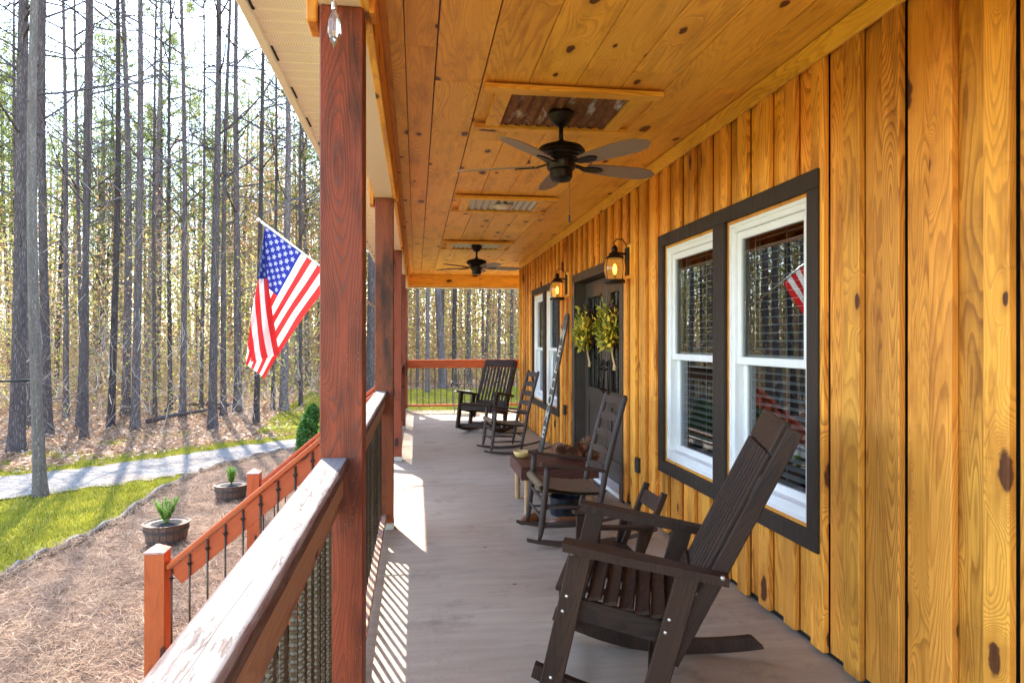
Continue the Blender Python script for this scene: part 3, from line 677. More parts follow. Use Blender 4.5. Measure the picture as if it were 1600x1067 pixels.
# concrete slab side lip under the railing
house = thing('house', 'wooden house wall with honey pine board and batten siding along the porch', 'house', (1.85, 5, 0))
def H(o):       # parent to the house keeping place
    o.parent = house; o.matrix_parent_inverse = Matrix.Translation((-1.85, -5, 0)); return o
OPEN = [(2.93, 5.00, .48, 2.24), (5.94, 7.90, -.1, 2.22), (8.71, 10.76, .48, 2.25)]
def pieces(y0, y1, z0, z1):
    cuts = sorted({y0, y1} | {c for o in OPEN for c in o[:2] if y0 < c < y1}); out = []
    for a, b in zip(cuts[:-1], cuts[1:]):
        if b-a < .012: continue
        mid = (a+b)/2; hit = [o for o in OPEN if o[0] < mid < o[1]]
        if not hit: out.append((a, b, z0, z1))
        else:
            o = hit[0]; out.append((a, b, o[3], z1))
            if o[2] > z0: out.append((a, b, z0, o[2]))
    return out
P0 = 2.6925-.247*20; nb_ = 0
y = P0
while y < YE-.05:
    # wide board between batten centres
    for (a, b, z0, z1) in pieces(y+.008, min(y+.1945-rnd.choice([-.002, -.0015, -.001, 0, 0, .001]), YE-.01), .035+rnd.uniform(-.006, .006), 2.78):
        if b > -1.5: H(board('siding_board', M['wall'], (XW+.011, (a+b)/2, z0), (XW+.011, (a+b)/2, z1), b-a, .022, None, (0, 1, 0), .002))
    w = .104+rnd.uniform(-.008, .008); yb = y+rnd.uniform(-.006, .006)
    for (a, b, z0, z1) in pieces(yb-w/2, min(yb+w/2, YE), .02+rnd.uniform(-.01, .008), 2.78):
        if b > -1.5: H(board('batten', M['wall'], (XB+.009, (a+b)/2, z0), (XB+.009, (a+b)/2, z1), b-a, .031, None, (0, 1, 0), .004))
    y += .247
# corner board and far gable wall boards turning the corner
H(board('corner_board', M['wall'], (XB+.03, YE+.012, .02), (XB+.03, YE+.012, 2.78), .11, .024, None, (1, 0, 0), .003))
for i in range(12):
    x = 2.0+i*.247
    H(board('siding_board', M['wall'], (x+.1, YE+.006, .03), (x+.1, YE+.006, 2.78), .235, .02, None, (1, 0, 0)))
    H(board('batten', M['wall'], (x-.02, YE+.028, .03), (x-.02, YE+.028, 2.78), .09, .022, None, (1, 0, 0)))
# sheathing and dark rooms behind the openings
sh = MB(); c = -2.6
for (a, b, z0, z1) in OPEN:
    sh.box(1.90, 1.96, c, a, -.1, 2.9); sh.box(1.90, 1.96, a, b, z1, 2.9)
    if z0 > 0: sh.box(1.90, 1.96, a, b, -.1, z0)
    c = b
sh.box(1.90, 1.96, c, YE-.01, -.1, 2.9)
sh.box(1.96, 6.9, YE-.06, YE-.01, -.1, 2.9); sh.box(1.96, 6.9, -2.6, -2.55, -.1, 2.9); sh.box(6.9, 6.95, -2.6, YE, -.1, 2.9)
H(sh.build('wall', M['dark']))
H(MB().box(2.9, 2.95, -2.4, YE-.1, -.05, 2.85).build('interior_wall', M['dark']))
# crown trim along wall and ceiling
for a, b in ((-1.5, 1.9), (1.903, 5.6), (5.603, 9.2), (9.203, YE+.03)):
    H(board('crown_board', M['ceil'], (XB-.012, a, 2.795), (XB-.012, b, 2.795), .10, .02, None, (0, 0, 1), .003))
# --- windows
def sash(parent, y0, y1, z0, z1, x):
    s = MB(); w = .045
    for q in ((y0, y0+w, z0, z1), (y1-w, y1, z0, z1), (y0+w, y1-w, z0, z0+w), (y0+w, y1-w, z1-w, z1)): s.box(x, x+.035, *q, .004)
    s.build('sash', M['vinyl'], parent)
    MB().box(x+.014, x+.018, y0+w-.005, y1-w+.005, z0+w-.005, z1-w+.005).build('pane', M['glass'], parent)
def window_pair(y0, y1, z0, z1, slat=True):
    ym = (y0+y1)/2; t = .088
    win = MB()
    win.box(1.828, 1.856, y0, y1, z1-t, z1, .003); win.box(1.828, 1.856, y0, y1, z0, z0+t, .003)
    for a, b in ((y0, y0+t), (y1-t, y1), (ym-.075, ym+.075)): win.box(1.829, 1.856, a, b, z0+t, z1-t, .003)
    w = H(win.build('window', M['trim']))
    for a, b in ((y0+t, ym-.075), (ym+.075, y1-t)):
        za, zb = z0+t, z1-t; j = MB()      # pine jamb strips then the white vinyl frame
        for q in ((a, a+.018, za, zb), (b-.018, b, za, zb), (a+.018, b-.018, za, za+.018), (a+.018, b-.018, zb-.018, zb)): j.box(1.857, 1.93, *q)
        j.build('jamb', M['beam'], w)
        a += .018; b -= .018; za += .018; zb -= .018
        f = MB(); e = .052
        for q in ((a, a+e, za, zb), (b-e, b, za, zb), (a+e, b-e, za, za+e+.015), (a+e, b-e, zb-e, zb)): f.box(1.868, 1.965, *q, .004)
        for q in ((a, a+.02), (b-.02, b)): f.box(1.861, 1.868, q[0], q[1], za, zb)
        f.box(1.861, 1.868, a+.02, b-.02, zb-.02, zb); f.box(1.861, 1.868, a+.02, b-.02, za, za+.02)
        f.build('frame', M['vinyl'], w)
        zm = 1.345
        sash(w, a+e, b-e, zm-.03, zb-e, 1.885); sash(w, a+e, b-e, za+e+.015, zm+.03, 1.922)
        MB().box(1.985, 2.04, a+.01, b-.01, zb-.06, zb-.005).build('head_rail', M['vinyl'], w)
        zz = za+.05; me = None; i = 0
        while zz < zb-.07:
            if me is None:
                q = MB().cbox((0, 0, 0), (.048, b-a-.03, .0030), 0, Euler((0, R(-8), 0)).to_matrix()); me = mesh_data('slat', q.v, q.f, M['vinyl'])
            ob('slat', me, w, (2.012, (a+b)/2, zz)); zz += .046; i += 1
        for yy in (a+.13, (a+b)/2, b-.13):
            MB().tube([(1.986, yy, zb-.05), (1.986, yy, za+.03)], .0016, 4).build('cord', M['vinyl'], w)
        MB().tube([(1.98, b-.09, zb-.06), (1.979, b-.088, zb-.75)], .004, 6).build('wand', M['vinyl'], w)
    return w
window_pair(2.92, 5.01, .47, 2.25)
window_pair(8.70, 10.77, .47, 2.26)
# --- double door
y0, y1, zt = 5.93, 7.91, 2.23
d = MB(); d.box(1.828, 1.856, y0, y1, zt-.095, zt, .003)
for a, b in ((y0, y0+.09), (y1-.09, y1)): d.box(1.829, 1.856, a, b, 0.0, zt-.095, .003)
d.box(1.857, 2.03, y0+.075, y0+.10, 0, zt-.07); d.box(1.857, 2.03, y1-.10, y1-.075, 0, zt-.07); d.box(1.857, 2.03, y0+.10, y1-.10, zt-.095, zt-.07)
d.box(1.96, 2.0, (y0+y1)/2-.035, (y0+y1)/2+.035, .045, zt-.1, .004)
H(d.build('door_frame', M['doorpaint']))
H(MB().box(1.842, 2.02, y0+.10, y1-.10, .002, .042, .006).build('threshold', M['sole']))
for s, (a, b) in enumerate(((y0+.102, (y0+y1)/2-.037), ((y0+y1)/2+.037, y1-.102))):
    lf = MB(); xa, xb = 1.965, 2.005; zl, zh = .05, zt-.105; st = .13
    lf.box(xa, xb, a, a+st, zl, zh, .003); lf.box(xa, xb, b-st, b, zl, zh, .003); lf.box(xa, xb, a+st, b-st, zl, .25, .002); lf.box(xa, xb, a+st, b-st, .78, .92, .002); lf.box(xa, xb, a+st, b-st, zh-.16, zh, .002)
    lf.box(xa+.02, xb-.008, a+st, b-st, .25, .78)
    leaf = H(lf.build('door', M['doorpaint']))
    MB().box(xa+.006, xa+.022, a+st+.05, b-st-.05, .30, .73, .008).build('panel', M['doorpaint'], leaf)
    MB().box(xa+.018, xa+.022, a+st, b-st, .92, zh-.16).build('pane', M['glass'], leaf)
    bd = MB(); c0, c1 = a+st, b-st
    for q in ((c0, c0+.02, .92, zh-.16), (c1-.02, c1, .92, zh-.16), (c0, c1, .92, .94), (c0, c1, zh-.18, zh-.16)): bd.box(xa-.008, xa+.002, *q)
    bd.build('glazing_bead', M['doorpaint'], leaf)
    cm = MB(); w3 = (c1-c0)/3
    for k in (1, 2): cm.tube([(xa+.012, c0+w3*k, .94), (xa+.012, c0+w3*k, zh-.18)], .006, 4)
    cm.box(xa+.006, xa+.016, c0+.02, c1-.02, 1.2, 1.215)
    for sgn in (-1, 1): cm.tube([(xa+.012, (c0+c1)/2+sgn*w3*.5*math.cos(t), 1.55+.3*math.sin(t)) for t in [i*math.pi/8 for i in range(-4, 5)]], .005, 4)
    cm.build('came', M['black'], leaf)
    yy = b-.06 if s == 0 else a+.06
    h = MB(); h.box(xa-.012, xa, yy-.03, yy+.03, .90, 1.26, .004); h.tube([(xa-.01, yy, 1.17), (xa-.055, yy, 1.15), (xa-.065, yy, 1.05), (xa-.055, yy, .96), (xa-.01, yy, .94)], .010, 8)
    h.tube([(xa-.01, yy, 1.22), (xa-.035, yy, 1.22)], .022, 10); h.build('handle', M['black'], leaf, True)
# outlets on the wall
for (yy, zz) in ((8.33, .60), (5.50, .42)):
    o = MB().box(XB-.035, XB, yy-.035, yy+.035, zz-.062, zz+.062, .006).build('outlet_cover', M['outlet']); H(o)
H(MB().tube([(XB-.006, 8.33, .54), (XB-.006, 8.33, .03)], .008, 6).build('conduit', M['outlet']))

# ================================================================ ceiling
ceil = struct(MB().box(-.14, 7, -1.6, 14.38, CZ+.022, CZ+.04).build('porch_ceiling', M['roof']))
edges = [-.15, -.052, .098, .356, .607, .866, 1.12, 1.375, 1.63, 1.852]
for i, (a, b) in enumerate(zip(edges[:-1], edges[1:])):
    y = -1.6-rnd.uniform(0, 1.0)
    cutpts = [y]
    while y < 14.38: y += rnd.choice([2.44, 3.05, 3.66, 2.8]); cutpts.append(min(y, 14.38))
    if i == 1: cutpts = [-1.6, 2.44, 3.28, 6.3, 9.4, 12.2, 14.38]
    for c0, c1 in zip(cutpts[:-1], cutpts[1:]):
        if c1-c0 < .05: continue
        gp = .0022 if i != 2 else .005
        dz = rnd.uniform(0, .003)
        board('ceiling_plank', M['ceil'], ((a+b)/2, max(c0, -1.6)+.001, CZ+.011+dz), ((a+b)/2, c1-.001, CZ+.011+dz), b-a-gp*2, .02, ceil, (1, 0, 0), .0015)
for k in range(9):    # planks past the house corner
    a = 12.1+k*.255
    board('ceiling_plank', M['ceil'], (1.86, a+.12, CZ+.011), (5.0, a+.12, CZ+.011), .248, .02, ceil, (0, 1, 0), .0015)
# beam over the posts: timber core, cream wrapped underside, pine inner face
BX0, BX1, BZ = -.315, -.172, 2.555
def ycuts(a, b): return list(zip([a]+[c for c in (2.37, 5.4, 8.45, 11.5) if a < c < b], [c for c in (2.37, 5.4, 8.45, 11.5) if a < c < b]+[b]))
beam = thing('porch_beam', 'long timber beam with cream underside resting on the red posts', 'beam', (-.24, 5, BZ))
def HB(o): o.parent = beam; o.matrix_parent_inverse = Matrix.Translation((.24, -5, -BZ)); return o
HB(MB().box(BX0+.004, BX1-.004, -1.6, 14.58, BZ+.004, 2.99).build('core', M['cream']))
HB(MB().box(BX0, BX1, -1.6, 14.58, BZ, BZ+.003).build('wrap', M['cream']))
for a, b in ycuts(-1.6, 14.38):
    HB(board('inner_board', M['beam'], (BX1+.011, a+.001, BZ+.15), (BX1+.011, b-.001, BZ+.15), .293, .02, None, (0, 0, 1), .002))
    HB(board('inner_trim', M['ceil'], (BX1+.006, a+.04, BZ+.02), (BX1+.006, b-.04, BZ+.02), .05, .03, None, (0, 0, 1), .004))
    HB(board('corner_strip', M['beam'], (BX1+.035, a+.001, CZ-.02), (BX1+.035, b-.001, CZ-.02), .036, .028, None, (0, 0, 1), .002))
for yb in PY[:4]:
    HB(board('bracket_block', M['beam'], (BX0-.024, yb, BZ-.055), (BX0-.024, yb, BZ+.19), .13, .038, None, (0, 1, 0), .006))
    HB(board('bracket_block', M['beam'], (BX1+.028, yb-.03, BZ-.02), (BX1+.028, yb-.03, BZ+.12), .09, .02, None, (0, 1, 0), .004))
fb = thing('end_beam', 'knotty pine beam spanning the far end of the porch', 'beam', (1, 14.45, 2.58))
def HF(o): o.parent = fb; o.matrix_parent_inverse = Matrix.Translation((-1, -14.45, -2.58)); return o
HF(board('face_board', M['ceil'], (-.17, 14.40, 2.70), (3.3, 14.40, 2.70), .19, .03, None, (0, 0, 1), .003))
HF(board('face_board', M['ceil'], (-.17, 14.394, 2.815), (3.3, 14.394, 2.815), .07, .04, None, (0, 0, 1), .003))
HF(MB().box(-.17, 6.9, 14.417, 14.55, 2.58, 2.86).build('core', M['cream']))
HF(MB().box(-.16, 6.9, 14.385, 14.56, 2.574, 2.579).build('wrap', M['cream']))
# soffit, fascia and roof
roof = struct(MB().prism([(-.72, 2.93), (2.2, 4.0), (7.2, 2.9), (7.2, 2.98), (2.2, 4.08), (-.72, 3.0)][::-1], 1, -1.8, 15.1).build('porch_roof', M['roof'])) if False else None
rf = MB(); v = []
for y in (-3.0, 15.2): v += [(-.70, y, 2.93), (2.6, y, 4.1), (7.3, y, 2.9), (7.3, y, 2.97), (2.6, y, 4.17), (-.70, y, 3.0)]
rf.add(v, [(0, 1, 2, 3, 4, 5)[::-1], (6, 7, 8, 9, 10, 11)]+[(i, (i+1) % 6, (i+1) % 6+6, i+6) for i in range(6)])
roof = struct(rf.build('roof', M['roof']))
y = -1.6
SFX0 = -.635
prof = []
while y < 15.0:
    s = MB(); pts = []
    for k in range(3):
        b = y+k*.1016; pts += [(b, 2.758), (b+.006, 2.752), (b+.012, 2.745), (b+.088, 2.745), (b+.094, 2.752), (b+.1016, 2.758)]
    pp = []
    for (yy, zz) in pts:
        if not pp or abs(pp[-1][0]-yy) > 1e-5: pp.append((yy, zz))
    vv = [(x, a, b) for (a, b) in pp for x in (SFX0, BX0)]; s.add(vv, [(2*i, 2*i+1, 2*i+3, 2*i+2) for i in range(len(pp)-1)])
    s.build('soffit_panel', M['soffit'], roof); y += .3048
MB().box(SFX0-.035, SFX0, -1.8, 15.1, 2.725, 2.96, .004).build('fascia', M['cream'], roof)
for k in range(34): MB().box(SFX0+.002, SFX0+.012, -1.3+k*.49, -1.3+k*.49+.16, 2.7435, 2.7475).build('vent_gap', M['dark'], roof)
# ceiling insets: corrugated tin in pine frames
def inset(yc, mat, name, label):
    x0, x1, h = .525, 1.205, .29
    t = thing(name, label, 'ceiling panel', (.865, yc, CZ-.02))
    n = 80; v = []
    for i in range(n+1):
        x = x0+(x1-x0)*i/n; z = -.004+.009*math.sin((x-x0)/.068*2*math.pi)
        for yy in (-h, -.1, .1, h): v.append((x-.865, yy, z+.006))
    ob('corrugated_sheet', mesh_data('corrugated_sheet', v, [(i*4+k, (i+1)*4+k, (i+1)*4+k+1, i*4+k+1) for i in range(n) for k in range(3)], mat, True), t)
    for sx in (-1, 1):
        board('frame_board', M['ceil'], (sx*(.34+.046), -h-.006, -.004), (sx*(.34+.046), h+.006, -.004), .092, .02, t, (1, 0, 0), .002)
        board('frame_board', M['ceil'], (-.50, sx*(h+.05), -.008), (.50, sx*(h+.05), -.008), .088, .028, t, (0, 1, 0), .003)
    sc = MB()
    for i in range(10):
        for yy in (-h+.03, h-.03): sc.lathe([(0, -.007), (.006, -.006), (.007, 0)], ((i+.5)*.068-.34, yy, -.004), 6)
    tag(sc.build('screw', M['dark'], t), kind='stuff')
    return t
inset(4.02, M['rusty'], 'tin_inset', 'rusty corrugated tin panel in a pine frame above the nearest fan')
inset(6.85, M['tin'], 'tin_inset', 'corrugated tin panel in the middle of the ceiling holding a round light')
inset(9.82, M['tin'], 'tin_inset', 'corrugated tin panel above the farther fan')
o = thing('ceiling_light', 'flat round white light on the middle tin panel', 'light', (.865, 6.85, CZ-.03))
MB().lathe([(.098, 0), (.10, -.012), (.094, -.02), (.088, -.021)], seg=32).build('rim', M['vinyl'], o, 'auto'); MB().lathe([(.0875, -.0215), (.05, -.026), (0, -.027)], seg=32).build('lens', M['disc'], o, True)

# ================================================================ posts and railings
def post(y, label):
    o = thing('porch_post', label, 'post', (-.243, y, 0), 0, 'red stained porch posts')
    board('timber', M['post'], (0, 0, .03), (0, 0, BZ-.001), .14, .14, o, (1, 0, 0), .004)
    MB().box(-.074, .074, -.074, .074, .002, .055, .002).box(-.06, .06, -.06, .06, -.0, .03).build('base_bracket', M['bracket'], o)
    b = MB()
    for s in (-.03, .03): b.lathe([(0, .008), (.008, .007), (.009, 0)], (0, 0, 0), 6)
    return o
labs = ['nearest red stained square post with dark streaks up its face', 'second red post, cracked, with the weathered rail ending against it', 'third red post beyond the open stair bay, dark grain at its foot', 'fourth red post, seen as a sliver behind the third', 'farthest porch post at the corner of the end rail']
for y, l in zip(PY, labs): post(y, l)
post(14.5, 'post at the hidden end of the far railing').location.x = 3.4
# one rebar baluster mesh, ribbed
def rebar_mesh(L, r=.0085):
    m = MB(); n = int(L/.0062); seg = 8; v = []; f = []
    for i in range(n+1):
        z = -L/2+L*i/n
        for k in range(seg):
            a = 2*math.pi*k/seg; ph = math.sin(2*math.pi*z/.0185+a*1); rr = r+(.0020 if ph > .25 else 0)+(.0016 if k % 4 == 0 else 0)
            v.append((rr*math.cos(a), rr*math.sin(a), z))
    for i in range(n):
        for k in range(seg): k2 = (k+1) % seg; f.append((i*seg+k, i*seg+k2, (i+1)*seg+k2, (i+1)*seg+k))
    return mesh_data('baluster', v, f, M['rebar'])
RB = rebar_mesh(.80)
def railing(p0, p1, label, capm='cap', side='railside', step=.121, n0=.06):
    p0, p1 = Vector((*p0, 0)), Vector((*p1, 0)); d = (p1-p0); L = d.length; o = thing('porch_railing', label, 'railing', (p0+p1)/2, math.atan2(d.y, d.x)-math.pi/2, 'railings round the porch')
    h = L/2; s_ = (1, 0, 0)
    board('cap_rail', M[capm], (.0, -h, 1.051), (0, h, 1.051), .094, .038, o, s_, .007)
    board('top_rail', M[side], (-.002, -h, .986), (-.002, h, .986), .058, .088, o, s_, .004)
    board('sub_rail', M[side], (-.006, -h, .915), (-.006, h, .915), .036, .05, o, s_, .003)
    board('bottom_rail', M[side], (-.004, -h, .105), (-.004, h, .105), .088, .038, o, s_, .004)
    y = -h+n0; k = 0
    while y < h-.03:
        q = ob('baluster', RB, o, (-.006, y, .50)); q.rotation_euler = (0, 0, k*1.3); y += step; k += 1
    return o
railing((-.263, -1.6), (-.263, 2.298), 'nearest railing, its flaking cap coloured pale for sun glare, ribbed bar balusters', n0=.025)
railing((-.263, 2.442), (-.263, 5.328), 'second railing between the first two red posts, grey weathered cap')
railing((-.263, 8.522), (-.263, 11.428), 'railing beyond the stair opening, left of the far rockers')
railing((-.263, 11.572), (-.263, 14.428), 'last side railing running to the far corner post')
railing((3.33, 14.5), (-.17, 14.5), 'red railing across the far end of the porch', 'stair', 'stair', step=.125)
# ================================================================ stairs
st = thing('porch_stairs', 'wooden stair going down from the porch to the pine straw', 'stairs', (-.35, 6.92, GZ))
rise = -GZ/6; run = .27
for i in range(5):
    z = -rise*(i+1); x0 = -.34-run*i
    for k in range(2): board('tread', M['stair'], (-(i*run)-.085-k*.135+.01, -1.36, z-GZ-.02), (-(i*run)-.085-k*.135+.01, 1.36, z-GZ-.02), .13, .036, st, (1, 0, 0), .004)
    MB().box(-i*run-.015, -i*run, -1.34, 1.34, z-GZ, z-GZ+rise-.04).build('riser', M['stair'], st)
for s in (-1.38, 1.38):
    MB().prism([(0.0, -GZ-.03), (0.0, -GZ-.42), (-5*run-.18+.0, 0.0), (-5*run-.18, .18)], 1, s-.02, s+.02).build('stringer', M['stair'], st) if False else None
    q = MB(); v = []
    for yy in (s-.02, s+.02): v += [(0, yy, -GZ-.03), (0, yy, -GZ-.45), (-5*run-.05, yy, .02), (-5*run-.2, yy, .02), (-5*run-.2, yy, .14)]
    q.add(v, [(0, 1, 2, 3, 4), (9, 8, 7, 6, 5)]+[(i, i+5, (i+1) % 5+5, (i+1) % 5) for i in range(5)]); q.build('stringer', M['stair'], st)
def stair_rail(y, nx, label, side):
    o = thing('stair_railing', label, 'railing', (nx, y, GZ), 0, 'stair handrails')
    hz = 1.08
    board('newel_post', M['stair'], (0, 0, 0), (0, 0, hz-.045), .14, .14, o, (1, 0, 0), .003)
    q = MB(); q.box(-.074, .074, -.074, .074, hz-.045, hz-.028, .003); q.add([(-.07, -.07, hz-.028), (.07, -.07, hz-.028), (.07, .07, hz-.028), (-.07, .07, hz-.028), (-.012, -.012, hz+.012), (.012, -.012, hz+.012), (.012, .012, hz+.012), (-.012, .012, hz+.012)], [(0, 1, 5, 4), (1, 2, 6, 5), (2, 3, 7, 6), (3, 0, 4, 7), (4, 5, 6, 7)])
    q.build('cap', M['capred'], o)
    a = Vector((.07, 0, hz-.16)); b = Vector((-nx-.315, 0, 1.05-GZ-.01)); dr = (b-a).normalized(); up = Vector((-dr.z, 0, dr.x))
    board('hand_rail', M['stair'], a, b, .092, .036, o, (0, 1, 0), .006)
    a2, b2 = a-up*.092-dr*0, b-up*.092; board('side_rail', M['stair'], a2, b2, .14, .036, o, up, .004)
    a3, b3 = a-Vector((0, 0, .86)), b-Vector((0, 0, .86)); board('lower_rail', M['stair'], a3, b3, .088, .036, o, (0, 1, 0), .004)
    n = 12
    for i in range(n):
        t = (i+.3)/n; p = a.lerp(b, t); z1 = p.z-.03; z0 = p.z-.85
        yy = -.030
        q = MB().tube([(p.x, yy, z0), (p.x, yy, z1-.01)], .0075, 6).build('baluster', M['rebar'], o, True)
        MB().box(p.x-.019, p.x+.019, yy-.004, yy+.010, z1-.083, z1-.075, .001).box(p.x-.009, p.x+.009, yy-.01, yy+.006, z1-.093, z1-.065, .002).build('clip', M['black'], o)
    return o
M['capred'] = plain('bleached_red_cap', (.42, .22, .17), .5, var=.35, scale=30)
stair_rail(5.40, -1.905, 'near stair handrail with bright red newel and pyramid cap', -1)
stair_rail(8.45, -1.90, 'far stair handrail whose newel stands beside the farther planter', 1)
# ================================================================ FANS
def fan(x, y, phi0, label, blade_pitch=-13):
    o = thing('ceiling_fan', label, 'ceiling fan', (x, y, CZ-.022), 0, 'ceiling fans')
    MB().lathe([(.078, 0), (.080, -.018), (.070, -.035), (.055, -.062), (.030, -.085), (.022, -.088)], seg=24).build('canopy', M['black'], o, 'auto')
    MB().tube([(0, 0, -.08), (0, 0, -.185)], .0135, 12).lathe([(.024, -.172), (.03, -.18), (.034, -.195), (.03, -.2)], seg=16).build('downrod', M['black'], o, True)
    MB().lathe([(.03, -.185), (.085, -.196), (.128, -.212), (.142, -.228), (.146, -.243), (.138, -.250), (.142, -.256), (.136, -.264), (.118, -.270), (.120, -.277), (.100, -.286), (.102, -.292), (.086, -.300), (.086, -.335), (.080, -.345), (.062, -.35)], seg=32).build('motor_housing', M['black'], o, 'auto')
    MB().lathe([(.060, -.345), (.068, -.352), (.068, -.395), (.060, -.405), (.055, -.412), (.03, -.418), (0, -.42)], seg=28).build('switch_cup', M['black'], o, 'auto')
    MB().tube([(.045, -.02, -.41), (.046, -.021, -.62)], .0012, 4).tube([(.046, -.021, -.62), (.046, -.021, -.665)], .006, 8).build('pull_chain', M['black'], o)
    # blade outline
    pts = [(.17, -.045), (.26, -.058), (.40, -.070), (.52, -.072), (.60, -.060), (.655, -.020), (.655, .020), (.60, .060), (.52, .072), (.40, .070), (.26, .058), (.17, .045)]
    bm_ = MB(); n = len(pts); bm_.add([(px, py, z) for z in (-.0035, .0035) for (px, py) in pts], [tuple(range(n))[::-1], tuple(range(n, 2*n))]+[(i, (i+1) % n, (i+1) % n+n, i+n) for i in range(n)])
    bme = mesh_data('blade', bm_.v, bm_.f, M['blade'])
    ar = MB(); ar.beam((.07, 0, .012), (.15, 0, -.006), .030, .010, (0, 1, 0), .003)
    ar.add([(px, py, z) for z in (-.012, -.005) for (px, py) in [(.14, -.016), (.19, -.030), (.255, -.028), (.285, -.008), (.285, .008), (.255, .028), (.19, .030), (.14, .016)]], [tuple(range(8))[::-1], tuple(range(8, 16))]+[(i, (i+1) % 8, (i+1) % 8+8, i+8) for i in range(8)])
    ame = mesh_data('blade_arm', ar.v, ar.f, M['black'])
    for k in range(5):
        a = R(phi0+72*k); e = Euler((R(blade_pitch), 0, a)); b = ob('blade', bme, o, (0, 0, -.318), e); ob('blade_arm', ame, o, (0, 0, -.318), e)
    return o
fan(.865, 4.03, -57, 'near five blade bronze ceiling fan under the rusty tin panel')
fan(.865, 9.82, 5, 'far five blade bronze ceiling fan, small, near the end beam')

# ================================================================ WALL LANTERNS
def lantern(y, label):
    o = thing('wall_lantern', label, 'lantern', (XB-.14, y, 1.955), 0, 'carriage lanterns beside the door')
    MB().box(.118, .14, -.075, .075, .04, .34, .004).build('mount_board', M['ceil'], o)
    MB().box(.100, .118, -.045, .045, .07, .31, .006).build('back_plate', M['black'], o)
    a = MB(); a.tube([(.10, 0, .255), (.05, 0, .262), (.0, 0, .262)], .008, 8); a.tube([(.102, 0, .28), (.105, 0, .33), (.07, 0, .38), (.02, 0, .385), (-.012, 0, .35), (0, 0, .325)], .005, 6); a.build('scroll_arm', M['black'], o, True)
    MB().lathe([(.088, 0), (.092, .008), (.088, .03), (.072, .034)], seg=28).build('base', M['black'], o, 'auto')
    MB().lathe([(.066, .034), (.084, .07), (.092, .115), (.090, .155), (.078, .200), (.062, .222)], seg=28).build('glass_globe', M['lampglass'], o, True)
    MB().lathe([(.080, .214), (.078, .224), (.056, .240), (.048, .262), (.026, .275), (.024, .300), (.030, .304), (.018, .318), (.010, .33), (0, .332)], seg=28).build('cap', M['black'], o, 'auto')
    MB().lathe([(.012, .03), (.012, .075)], seg=10).build('socket', M['black'], o); MB().lathe([(.008, .075), (.016, .095), (.020, .125), (.013, .155), (0, .172)], seg=14).build('bulb', M['bulb'], o, True)
    for k in range(4):
        an = k*math.pi/2+.5
        MB().tube([(r_*math.cos(an), r_*math.sin(an), z) for r_, z in ((.088, .02), (.096, .07), (.102, .12), (.099, .165), (.085, .21), (.068, .238))], .0035, 5).build('cage_wire', M['black'], o, True)
    return o
lantern(5.75, 'lit carriage lantern between the double door and the near windows')
lantern(8.19, 'lit carriage lantern between the far windows and the double door')

